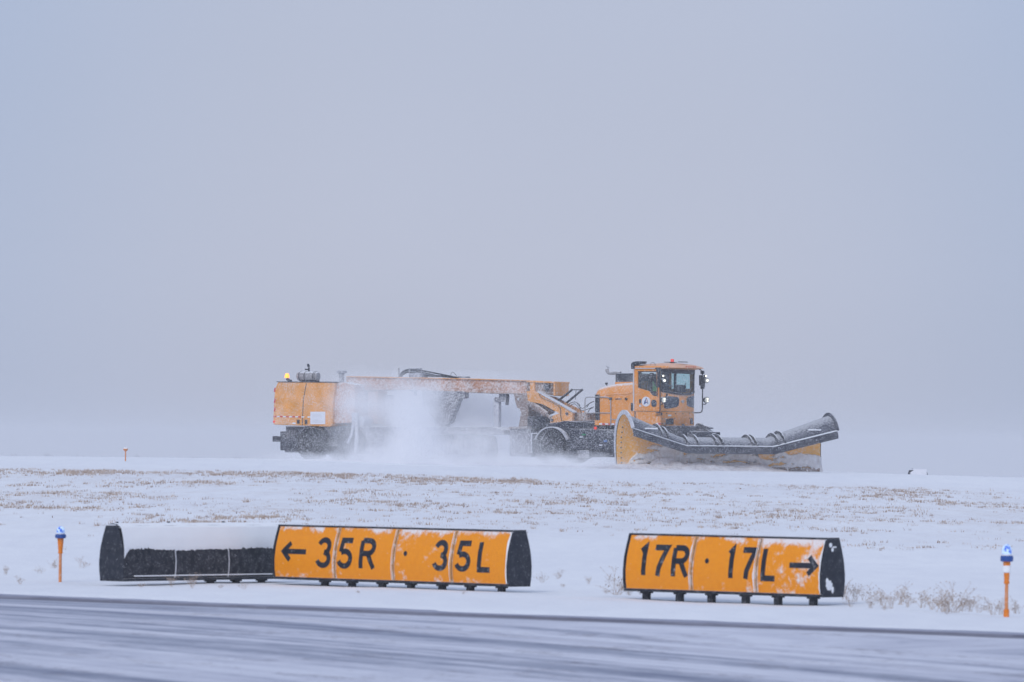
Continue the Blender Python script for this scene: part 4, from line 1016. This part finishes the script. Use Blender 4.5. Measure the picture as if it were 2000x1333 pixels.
# cutting edge
mb = MB()
for i in range(1): mb.prism([BP(0, .12, 0), BP(1, .12, 0), BP(1, .09, .07), BP(0, .09, .07)], nD * .02, nD * .05)
mb.build('cutting_edge', M['rust'], md_in)
def rolled_snow():
    TOP = [(0, .16), (.05, .26), (.09, .50), (.15, .92), (.66, .92), (.70, .48), (.76, .50), (.80, .78), (.87, .66), (.97, .68), (1.0, .55)]
    rows = []; n1, n2 = 260, 18
    for i in range(n1 + 1):
        s = i / n1; tz = float(np.interp(s, [a for a, b in TOP], [b for a, b in TOP])) + .16 * noise.fractal(Vector((s * 16, 2, 0)), 1, 2, 5)
        h = hgt(s) * HT; bt_ = max(.06, tz / h); row = []
        for k in range(n2 + 1):
            b = bt_ * k / n2; a = float(np.interp(b, [c_[1] for c_ in CP[:7]], [c_[0] for c_ in CP[:7]]))
            d = .07 + .07 * noise.fractal(Vector((s * 22, b * h * 3, 4)), 1, 2, 5) + .03 * noise.noise(Vector((s * 90, b * 14, 1))) + .20 * (1 - k / n2) ** 2 * min(1, (1 - s) * 5) * min(1, .25 + s * 4)
            if s > .70: d = min(d, .05 + .05 * noise.noise(Vector((s * 60, b * 9, 3)))) + .02
            if noise.fractal(Vector((s * 11, b * h * 5, 8)), 1, 2, 4) > .30: d = -.05      # bare yellow shows through
            if k == n2: d = -.02
            # the bare streak scraped clean above the foot of the blade
            if .06 < s < .45 and .08 < b * h < .22: d -= .13 * max(0, .6 + noise.noise(Vector((s * 18, 0, 6))))
            row.append(BP(s, a, b) + nD * d)
        rows.append(row)
    m_ = MB(); m_.grid(rows)
    mt, t, b = newmat('rolled_snow'); nn = tnoise(t, objco(t, (1, 1, 2)), 2.2, 6, .7)
    t.links.new(mixc(t, mrange(t, nn, .35, .65), (.76, .74, .75), (.90, .90, .92)), b.inputs['Base Color']); b.inputs['Roughness'].default_value = .95
    bp = t.nodes.new('ShaderNodeBump'); bp.inputs['Distance'].default_value = .05; t.links.new(tnoise(t, objco(t, (1, 1, 2)), 9, 5, .7), bp.inputs['Height']); t.links.new(bp.outputs[0], b.inputs['Normal'])
    m_.build('caked_snow', mt, md_in, smooth=True)
rolled_snow()
# curved ribs over the back
def rib(s, wth=.05, hgt_=.10, k0=6):
    rows = []; hh = []
    for k in range(k0, len(CPS)):
        p = CPS[k]; n_ = nrm(k); f = min(1, (k - k0) / 5.0) * min(1, (len(CPS) - 1 - k) / 5.0 + .25)
        d = hgt_ * f
        i0 = BP(s, p.x, p.y); o0 = i0 + nD * (n_.x * (d + .03)) + Vector((0, 0, n_.y * (d + .03)))
        w_ = pD * (wth / 2)
        rows.append([i0 - w_, o0 - w_, o0 + w_, i0 + w_])
    m_ = MB(); m_.grid(rows); return m_.build('rib', M['black'], md_in, smooth=False)
for s in (.155, .185, .335, .425, .455, .60, .725, .755) + (.285, .62 + .0): rib(s, .06, .11)
def endrib(s):
    rows = []
    for k in range(0, len(CPS)):
        p = CPS[k]; n_ = nrm(k); d = .12 * min(1, k / 14.0) + .02
        i0 = BP(s, p.x, p.y); o0 = i0 + nD * (n_.x * (d + .02)) + Vector((0, 0, n_.y * (d + .02))); w_ = pD * .03
        rows.append([i0 - w_, o0 - w_, o0 + w_, i0 + w_])
    m_ = MB(); m_.grid(rows); m_.build('end_rib', M['rime'] if s == 0 else M['plow_top'], md_in)
endrib(0.0); endrib(1.0)
for k in range(8):
    b = .12 + k * .095; a = float(np.interp(b, [c_[1] for c_ in CP[:7]], [c_[0] for c_ in CP[:7]]))
    for s in (.018,):
        c = BP(s, a + .04, b); MB().lathe([(.028, 0), (.028, .03)], c, 'X', 8).build('bolt', M['black'], md_in)
for s in (.10, .90):
    p = BP(s, .80, .87); m_ = MB(); m_.prism([p - pD * .28, p + pD * .28, p + pD * .28 + Vector((0, 0, .05)), p - pD * .28 + Vector((0, 0, .05))], nD * .04, nD * .09); m_.build('foot_bar', M['snow_mat'], md_in)

# ---- broom under the beam
bc0 = Vector(T(735, 870, -.9)); bc1 = Vector(T(965, 880, .3))
gcx = lambda v: v
br = MB(); axis = (bc1 - bc0).normalized(); sidev = axis.cross(Vector((0, 0, 1))).normalized()
n_b = 60; rows = []
for i in range(n_b + 1):
    c = bc0 + (bc1 - bc0) * (i / n_b); r_ = .56 + (.03 if i % 2 else -.02)
    rows.append([c + sidev * (r_ * math.cos(a)) + Vector((0, 0, r_ * math.sin(a))) for a in [2 * math.pi * k / 32 for k in range(33)]])
br.grid(rows); br.build('broom', M['frost_dark'], truck, smooth=False)
plate('broom_hood', [(705, 838), (720, 833), (880, 834), (960, 834), (985, 840), (985, 850), (705, 848)], -.8, .8, M['frost_dark'], bevel=.05)
plate('broom_side', [(700, 834), (760, 834), (775, 870), (740, 888), (705, 880)], -1.15, -.9, M['frost_dark'], bevel=.05)

# ------------------------------------------------------------------ driver, seated in the cab
def driver():
    hp = Vector((xr + .45, -.35, zw - .02))
    V = [hp, hp + Vector((-.03, 0, .25)), hp + Vector((-.03, 0, .46)), hp + Vector((.0, 0, .58)), hp + Vector((.03, 0, .68)), hp + Vector((.03, 0, .80)),
         hp + Vector((-.02, -.19, .44)), hp + Vector((.10, -.24, .22)), hp + Vector((.33, -.17, .20)), hp + Vector((.40, -.15, .22)),
         hp + Vector((-.02, .19, .44)), hp + Vector((.10, .24, .22)), hp + Vector((.33, .17, .20)), hp + Vector((.40, .15, .22)),
         hp + Vector((.10, -.10, -.02)), hp + Vector((.42, -.12, .0)), hp + Vector((.50, -.12, -.32)), hp + Vector((.10, .10, -.02)), hp + Vector((.42, .12, .0)), hp + Vector((.50, .12, -.32))]
    Ed = [(0, 1), (1, 2), (2, 3), (3, 4), (4, 5), (2, 6), (6, 7), (7, 8), (8, 9), (2, 10), (10, 11), (11, 12), (12, 13), (0, 14), (14, 15), (15, 16), (0, 17), (17, 18), (18, 19)]
    Rd = [.15, .16, .16, .06, .085, .09, .07, .055, .04, .035, .07, .055, .04, .035, .095, .08, .06, .095, .08, .06]
    W = [TM @ v for v in V]; base = W[0]
    me = bpy.data.meshes.new('person'); me.from_pydata([v - base for v in W], Ed, []); o = bpy.data.objects.new('person', me); col.objects.link(o); o.location = base
    md = o.modifiers.new('skin', 'SKIN'); o.modifiers.new('sub', 'SUBSURF').levels = 1
    for sv, r_ in zip(me.skin_vertices[0].data, Rd): sv.radius = (r_, r_)
    me.skin_vertices[0].data[0].use_root = True
    me.materials.append(M['cloth']); tag(o, 'driver in green hi-vis vest seated in the plow cab', 'person')
    # vest, face, cap
    tl = TM.to_3x3()
    def sub(name, build, mat, smooth=True):
        m_ = MB(); build(m_); m_.v = [tuple(TM @ Vector(v) - base) for v in m_.v]; m_.build(name, mat, o, smooth=smooth)
    def vest(m_):
        rows = []
        for k, (zz_, rx, ry) in enumerate(((.02, .17, .20), (.2, .175, .21), (.4, .17, .23), (.50, .12, .17))):
            rows.append([(hp.x - .02 + rx * math.cos(a), hp.y + ry * math.sin(a), hp.z + zz_) for a in [2 * math.pi * i / 20 for i in range(21)]])
        m_.grid(rows)
    sub('vest', vest, M['hivis'])
    def face(m_):
        c = hp + Vector((.03, 0, .72)); m_.lathe([(.02, -.13), (.06, -.10), (.085, -.03), (.09, .04), (.075, .09), (.03, .115)], c, 'Z', 18)
        m_.lathe([(.004, .0), (.016, -.03), (.004, -.045)], c + Vector((.092, 0, .015)), 'Z', 8)
        for s in (-1, 1): m_.lathe([(.005, -.03), (.02, 0), (.005, .03)], c + Vector((-.01, s * .088, 0)), 'Z', 8)
    sub('face', face, M['skin'])
    def hat(m_):
        c = hp + Vector((.02, 0, .78)); m_.lathe([(.098, -.01), (.10, .03), (.08, .07), (.03, .09)], c, 'Z', 18); m_.box(c + Vector((.12, 0, .0)), (.10, .13, .012))
    sub('hat', hat, M['cloth'])
driver()

# ------------------------------------------------------------------ snow pushed ahead of the blade
def windrow():
    rows = []; n1, n2 = 300, 26
    for i in range(n1 + 1):
        s = -.10 + .93 * i / n1; row = []
        env = math.sin(math.pi * min(1, max(0, (s + .10) / .93))) ** .45
        for k in range(n2 + 1):
            v = k / n2                     # 0 near the blade, 1 in front
            p = near_b + pD * (LEN * s) + nD * (.12 + .95 * v * (.6 + .4 * env))
            hh = env * (.30 + .30 * max(0, noise.fractal(Vector((s * 7, v * 1.2, 4)), 1, 2, 3) + .2)) * (1 - v) ** .8 * (.5 + 1.3 * min(v * 5, 1)) * .62
            nz_ = noise.fractal(Vector((s * 26, v * 4, 1.7)), 1, 2.1, 5) * .085 * env * (1 - v * .6)
            wp = TM @ p; g = gz(wp.x, wp.y)
            row.append(Vector((wp.x, wp.y, g - .02 + max(-.02, hh + nz_))))
        rows.append(row)
    c = rows[n1 // 2][10].copy()
    m_ = MB(); m_.grid([[p - c for p in r_] for r_ in rows])
    mt, t, b = newmat('churned_snow')
    nn = tnoise(t, objco(t), 3, 5, .7); t.links.new(mixc(t, mrange(t, nn, .35, .65), (.62, .60, .64), (.82, .83, .88)), b.inputs['Base Color']); b.inputs['Roughness'].default_value = .95
    bp = t.nodes.new('ShaderNodeBump'); bp.inputs['Distance'].default_value = .06; t.links.new(tnoise(t, objco(t), 9, 5, .7), bp.inputs['Height']); t.links.new(bp.outputs[0], b.inputs['Normal'])
    o = m_.build('churned_snow', mt, smooth=True); o.location = c
    tag(o, 'churned snow rolling along the foot of the plow blade', 'snow', kind='stuff'); M['churn'] = mt
    # clods thrown off the near end
    cl = MB()
    for _ in range(420):
        s = random.gauss(-.03, .10); up = abs(random.gauss(0, .14)) * math.exp(-abs(s + .02) * 6)
        wp = TM @ (near_b + pD * (LEN * s) + nD * random.uniform(.0, .9)); z = gz(wp.x, wp.y) + up; r_ = random.uniform(.008, .035)
        p = Vector((wp.x, wp.y, z)) - c; vv = [p + Vector((random.uniform(.6, 1) * a * r_, random.uniform(.6, 1) * b_ * r_, random.uniform(.6, 1) * c_ * r_)) for a, b_, c_ in ((1, 0, 0), (-1, 0, 0), (0, 1, 0), (0, -1, 0), (0, 0, 1), (0, 0, -1))]
        cl.add(vv, [(0, 2, 4), (2, 1, 4), (1, 3, 4), (3, 0, 4), (2, 0, 5), (1, 2, 5), (3, 1, 5), (0, 3, 5)])
    o2 = cl.build('snow_clods', mt); o2.location = c; tag(o2, 'loose snow clods flying off the near end of the blade', 'snow', kind='stuff')
windrow()

# ------------------------------------------------------------------ grass stubble and weeds
def straw(name, c1, c2):
    m, t, b = newmat(name); t.links.new(mixc(t, mrange(t, tnoise(t, objco(t), 3, 2), .35, .65), c1, c2), b.inputs['Base Color']); b.inputs['Roughness'].default_value = .9; return m
M['straw'] = straw('dry_straw', (.36, .26, .19), (.58, .48, .40)); M['straw_dark'] = straw('dark_straw', (.20, .13, .10), (.36, .26, .20))
def stubble():
    v = []; f = []; mi = []
    n_try = 420000
    ys = rng.uniform(104, 196, n_try); xs = rng.uniform(-1, 1, n_try) * (ys * .094 + 1)
    cnt = 0
    for x, y in zip(xs, ys):
        d = .5 * noise.fractal(Vector((x * .20, y * .11, 3)), 1, 2, 4) + .40 * noise.noise(Vector((x * 1.2, y * .5, 8)))
        base = np.interp(y, [104, 120, 135, 150, 165, 184, 191, 196], [-.78, -.50, -.22, -.14, -.16, -.20, -.10, -.75])
        edge_ = 0
        if y > 184: edge_ = (.30 if x < 1 else .0) * min(1, (y - 184) / 4) if y < 193 else -.1
        th = d + base + edge_
        th += .55 * noise.noise(Vector((x * 4.5, y * 1.6, 5)))
        if th < rng.uniform(-.05, 1.35): continue
        z = gz(x, y) + .03; cnt += 1; dark = rng.random() < .45
        hh = rng.uniform(.02, .07) * (1.0 + .8 * (rng.random() < .06)); wd_ = rng.uniform(.004, .009)
        for k in range(3):
            a = rng.uniform(-1, 1); ox = rng.normal(0, .05); oy = rng.normal(0, .05); h2 = hh * rng.uniform(.6, 1.1)
            b = len(v); v += [(x + ox - wd_, y + oy, z - .02), (x + ox + wd_, y + oy, z - .02), (x + ox + a * h2 * .6, y + oy + rng.uniform(-.5, .5) * h2, z + h2)]
            f.append((b, b + 1, b + 2)); mi.append(1 if dark else 0)
    me = bpy.data.meshes.new('grass'); me.from_pydata(v, [], f); me.materials.append(M['straw']); me.materials.append(M['straw_dark']); me.polygons.foreach_set('material_index', mi)
    o = bpy.data.objects.new('grass', me); col.objects.link(o); tag(o, 'dry brown grass stubble poking through the snow', 'grass', kind='stuff'); print('tufts', cnt)
stubble()
def weed_mesh(seed, tall=1.0, heads=24, spread=.22):
    r = random.Random(seed); m_ = MB()
    for k in range(r.randint(8, 13)):
        a = r.uniform(0, 6.28); le = r.uniform(.25, 1.0) * .32 * tall; sp = r.uniform(.2, 1.2) * spread
        p0 = Vector((r.uniform(-.05, .05), r.uniform(-.05, .05), -.03)); p2 = p0 + Vector((math.cos(a) * sp, math.sin(a) * sp, le)); p1 = (p0 + p2) / 2 + Vector((0, 0, le * .15))
        m_.m = 0; m_.tube([p0, p1, p2], [.0028, .0022, .0014], 4)
        for j in range(r.randint(4, 8)):
            t = r.uniform(.4, 1); b = p0.lerp(p2, t); q_ = b + Vector((r.uniform(-.07, .07), r.uniform(-.07, .07), r.uniform(.01, .07)))
            m_.m = 0; m_.tube([b, q_], .0012, 3)
            m_.m = 1 if r.random() < .45 else 0; s = r.uniform(.005, .011); m_.lathe([(.001, -s), (s, 0), (.001, s)], q_, 'Z', 5)
    me = bpy.data.meshes.new('dried_weed'); me.from_pydata(m_.v, [], m_.f); me.materials.append(M['straw']); me.materials.append(M['straw_dark']); me.polygons.foreach_set('material_index', m_.mi); return me
WM = [weed_mesh(i) for i in range(6)] + [weed_mesh(20, 1.4, spread=.32), weed_mesh(21, .5, spread=.2)]
def ground_hit(px, py):
    d = ray(px, py); lo = 40; 
    for i in range(40, 2400):
        Y = i * .1; t = Y / d.y; z = CAMH + d.z * t
        if z <= gz(d.x * t, Y) + .035: return Vector((d.x * t, Y, z))
    return P(px, py, 90)
WEEDS = [(1205, 1158, 1.3, 6), (1228, 1160, .8, 6), (1184, 1158, .5, 7), (1250, 1160, .5, 2), (1262, 1159, .5, 3),
 (1650, 1168, 1.0, 0), (1668, 1172, 1.0, 1), (1688, 1170, 1.0, 2), (1662, 1184, .6, 3), (1700, 1186, .7, 4), (1724, 1180, 1.0, 5), (1742, 1186, .9, 1), (1758, 1178, 1.1, 0), (1772, 1184, .8, 3),
 (1800, 1184, 1.1, 2), (1820, 1188, 1.0, 4), (1838, 1192, 1.0, 5), (1850, 1190, 1.2, 0), (1866, 1192, 1.3, 6), (1880, 1192, .8, 2), (1896, 1192, .9, 1), (1912, 1194, .7, 4), (1940, 1198, .9, 3), (1956, 1198, .8, 0), (1985, 1196, .8, 5), (1728, 1190, .5, 7), (1850, 1198, .5, 7),
 (240, 1128, .7, 0), (262, 1132, .8, 3), (278, 1128, 1.0, 1), (312, 1130, .7, 4), (345, 1130, 1.0, 2), (372, 1134, .9, 5), (392, 1130, 1.2, 0), (420, 1128, .5, 7), (275, 1146, .5, 7), (335, 1144, .7, 1), (375, 1146, .9, 3), (430, 1148, .4, 7), (478, 1150, .5, 2),
 (10, 1122, .6, 1), (40, 1140, .5, 3), (80, 1120, .6, 2), (160, 1108, .7, 4), (105, 1110, .7, 5), (430, 1128, .8, 1), (530, 1120, .7, 3),
 (1060, 1136, .7, 2), (1090, 1130, .6, 3), (1150, 1140, .5, 1), (1100, 1146, .4, 7), (1330, 1150, .4, 2), (1440, 1160, .7, 4), (1460, 1160, .8, 5), (700, 1158, .3, 7), (905, 1160, .3, 7)]
side_ = lambda x: ('left of the black sign' if x < 180 else 'in front of the black sign' if x < 540 else 'in front of the yellow 35 sign' if x < 1040 else 'between the two yellow signs' if x < 1226 else 'under the yellow 17 sign' if x < 1640 else 'between the 17 sign and the right edge light' if x < 1960 else 'right of the right edge light')
grp = lambda x: 'dried weeds ' + side_(x)
for px, py, s, k in WEEDS:
    p = ground_hit(px, py); o = bpy.data.objects.new('dried_weed', WM[k]); col.objects.link(o); o.location = p; s *= .88; o.scale = (s, s, s); o.rotation_euler = (0, 0, random.uniform(0, 6.28))
    tag(o, 'dry brown weed with small seed heads ' + side_(px), 'weed', grp(px))

# ------------------------------------------------------------------ far wood, almost lost in the air
def far_wood():
    m_ = MB(); r = random.Random(3)
    for i in range(70):
        x = (-70 + i * .95 + r.uniform(-.5, .5)) * 4; y = 2800 + r.uniform(-6, 60); base = gz(x, y); h = r.uniform(6, 14)
        for j in range(60):
            a = r.uniform(0, 6.28); rr2 = r.uniform(0, 9); z = r.uniform(0, h); s = r.uniform(1.0, 2.6); c = Vector((x + math.cos(a) * rr2 * (1.2 - z / h), y + math.sin(a) * rr2, z + base))
            m_.add([c + Vector((-s, 0, -s)), c + Vector((s, s * .4, -s * .6)), c + Vector((0, -s * .3, s))], [(0, 1, 2)])
        m_.tube([(x, y, base - 1), (x, y, base + h * .9)], [.25, .05], 5)
    o = m_.build('distant_wood', straw('hazed_twigs', (.42, .42, .45), (.52, .52, .55))); tag(o, 'faint line of far trees almost lost in the blowing snow', 'trees', kind='stuff')  # pale colour carries part of the haze that fades the trees
far_wood()

# ------------------------------------------------------------------ airborne snow
def flakes():
    n = 60000
    px = rng.uniform(500, 1660, n); py = 700 + 225 * rng.beta(1.6, 1.0, n); Y = rng.uniform(197, 209, n)
    m2 = 9000; px = np.concatenate([px, rng.uniform(-40, 2040, m2)]); py = np.concatenate([py, rng.uniform(-20, 1200, m2)]); Y = np.concatenate([Y, rng.uniform(62, 230, m2)])
    n += m2; s = rng.uniform(.003, .0085, n); s[-m2:] = rng.uniform(.002, .005, m2)
    Rm = np.array(CM.to_3x3()); d = np.stack([(px - 1000) / FPX, -(py - 666.5) / FPX, -np.ones(n)], 1) @ Rm.T
    c = d * (Y / d[:, 1])[:, None] + np.array([0, 0, CAMH])
    ok = c[:, 2] > gz_arr(c[:, 0], c[:, 1]) + .05; c = c[ok]; s = s[ok]; n = len(c)
    tet = np.array([(1, 1, 1), (1, -1, -1), (-1, 1, -1), (-1, -1, 1)], float)
    v = (c[:, None, :] + tet[None] * s[:, None, None] * rng.uniform(.5, 1, (n, 4, 3))).reshape(-1, 3)
    b = np.arange(n)[:, None, None] * 4; f = (b + np.array([(0, 1, 2), (0, 3, 1), (0, 2, 3), (1, 3, 2)])[None]).reshape(-1, 3)
    me = bpy.data.meshes.new('falling_snow'); me.vertices.add(len(v)); me.vertices.foreach_set('co', v.ravel())
    me.loops.add(len(f) * 3); me.loops.foreach_set('vertex_index', f.ravel().astype(np.int32)); me.polygons.add(len(f))
    me.polygons.foreach_set('loop_start', np.arange(len(f), dtype=np.int32) * 3); me.update(); me.validate()
    me.materials.append(plain('snowflake', (.88, .89, .93), .9))
    o = bpy.data.objects.new('falling_snow', me); col.objects.link(o); tag(o, 'fine snowflakes blowing through the air', 'snowflakes', kind='stuff')
flakes()
def snow_cloud():
    a = P(540, 800, 214)
    lo = Vector((-9.8, 203, .6)); hi = Vector((6.2, 232, 5.2)); c = (lo + hi) / 2; h = (hi - lo) / 2
    mb = MB(); mb.box((0, 0, 0), (h.x * 2, h.y * 2, h.z * 2))
    m = bpy.data.materials.new('blown_snow'); m.use_nodes = True; t = m.node_tree; t.nodes.clear(); o_ = t.nodes.new('ShaderNodeOutputMaterial')
    pv = t.nodes.new('ShaderNodeVolumePrincipled'); pv.inputs['Color'].default_value = (.985, .985, .995, 1); pv.inputs['Anisotropy'].default_value = -.15
    co = objco(t)
    # (pixel centre, pixel radii, depth, depth radius, density)
    B = [((812, 846), (33, 66), 210.5, 1.9, 1.7), ((780, 790), (36, 40), 211, 2.0, .45), ((700, 782), (46, 42), 211, 2.2, .32), ((925, 815), (95, 50), 222, 2.6, 1.5), ((770, 820), (60, 50), 222, 2.6, 1.2), ((805, 885), (60, 30), 209.5, 2, .8), ((925, 862), (85, 34), 210, 2.2, .42), ((700, 872), (60, 38), 211, 2.2, .26),
         ((880, 903), (190, 9), 210, 3.0, .7), ((640, 896), (100, 9), 212, 3.0, .32), ((1110, 902), (75, 11), 208.5, 2.5, .5), ((880, 812), (120, 48), 224, 3.2, .30), ((700, 785), (38, 38), 214, 2.0, .25), ((845, 770), (22, 22), 212, 1.5, .35), ((960, 885), (90, 22), 210.5, 2, .30), ((800, 905), (70, 22), 210.5, 2.2, 1.0)]
    tot = None
    warp = t.nodes.new('ShaderNodeTexNoise'); warp.inputs['Scale'].default_value = .9; warp.inputs['Detail'].default_value = 3; t.links.new(co, warp.inputs['Vector'])
    wv = t.nodes.new('ShaderNodeVectorMath'); wv.operation = 'MULTIPLY_ADD'; t.links.new(warp.outputs['Color'], wv.inputs[0]); wv.inputs[1].default_value = (1.1, 1.1, 1.1); t.links.new(co, wv.inputs[2])
    for (pc, pr, Y, ry, dn) in B:
        wc = P(pc[0], pc[1], Y) - c + Vector((.55, .55, .55)); rx = pr[0] * Y / FPX; rz = pr[1] * Y / FPX
        s = t.nodes.new('ShaderNodeVectorMath'); s.operation = 'SUBTRACT'; t.links.new(wv.outputs[0], s.inputs[0]); s.inputs[1].default_value = wc
        k = t.nodes.new('ShaderNodeVectorMath'); k.operation = 'MULTIPLY'; t.links.new(s.outputs[0], k.inputs[0]); k.inputs[1].default_value = (1 / rx, 1 / ry, 1 / rz)
        d2 = t.nodes.new('ShaderNodeVectorMath'); d2.operation = 'DOT_PRODUCT'; t.links.new(k.outputs[0], d2.inputs[0]); t.links.new(k.outputs[0], d2.inputs[1])
        g = mth(t, 'MULTIPLY', mth(t, 'EXPONENT', mth(t, 'MULTIPLY', d2.outputs['Value'], -1.0)), dn)
        tot = g if tot is None else mth(t, 'ADD', tot, g)
    nz_ = mrange(t, tnoise(t, objco(t, (1, .8, 1)), 1.9, 5, .65), .36, .66, .2, 1.8)
    den = mth(t, 'MULTIPLY', mth(t, 'MAXIMUM', mth(t, 'SUBTRACT', tot, .012), 0), nz_)
    t.links.new(den, pv.inputs['Density']); t.links.new(pv.outputs[0], o_.inputs['Volume'])
    o = mb.build('snow_cloud', m); o.location = c; tag(o, 'white cloud of blown snow around the broom of the plow truck', 'snow cloud', kind='stuff')
snow_cloud()
def haze():
    mb = MB(); lo = Vector((-2700, -350, -23.5)); hi = Vector((2700, 3300, 9)); c = (lo + hi) / 2; d = hi - lo; mb.box((0, 0, 0), d)
    m = bpy.data.materials.new('haze'); m.use_nodes = True; t = m.node_tree; t.nodes.clear(); o_ = t.nodes.new('ShaderNodeOutputMaterial')
    pv = t.nodes.new('ShaderNodeVolumePrincipled'); pv.inputs['Color'].default_value = (.85, .85, .865, 1); pv.inputs['Density'].default_value = .0005
    t.links.new(pv.outputs[0], o_.inputs['Volume'])
    o = mb.build('haze', m); o.location = c; tag(o, 'pale snow haze over the airfield', 'haze', kind='stuff')
haze()
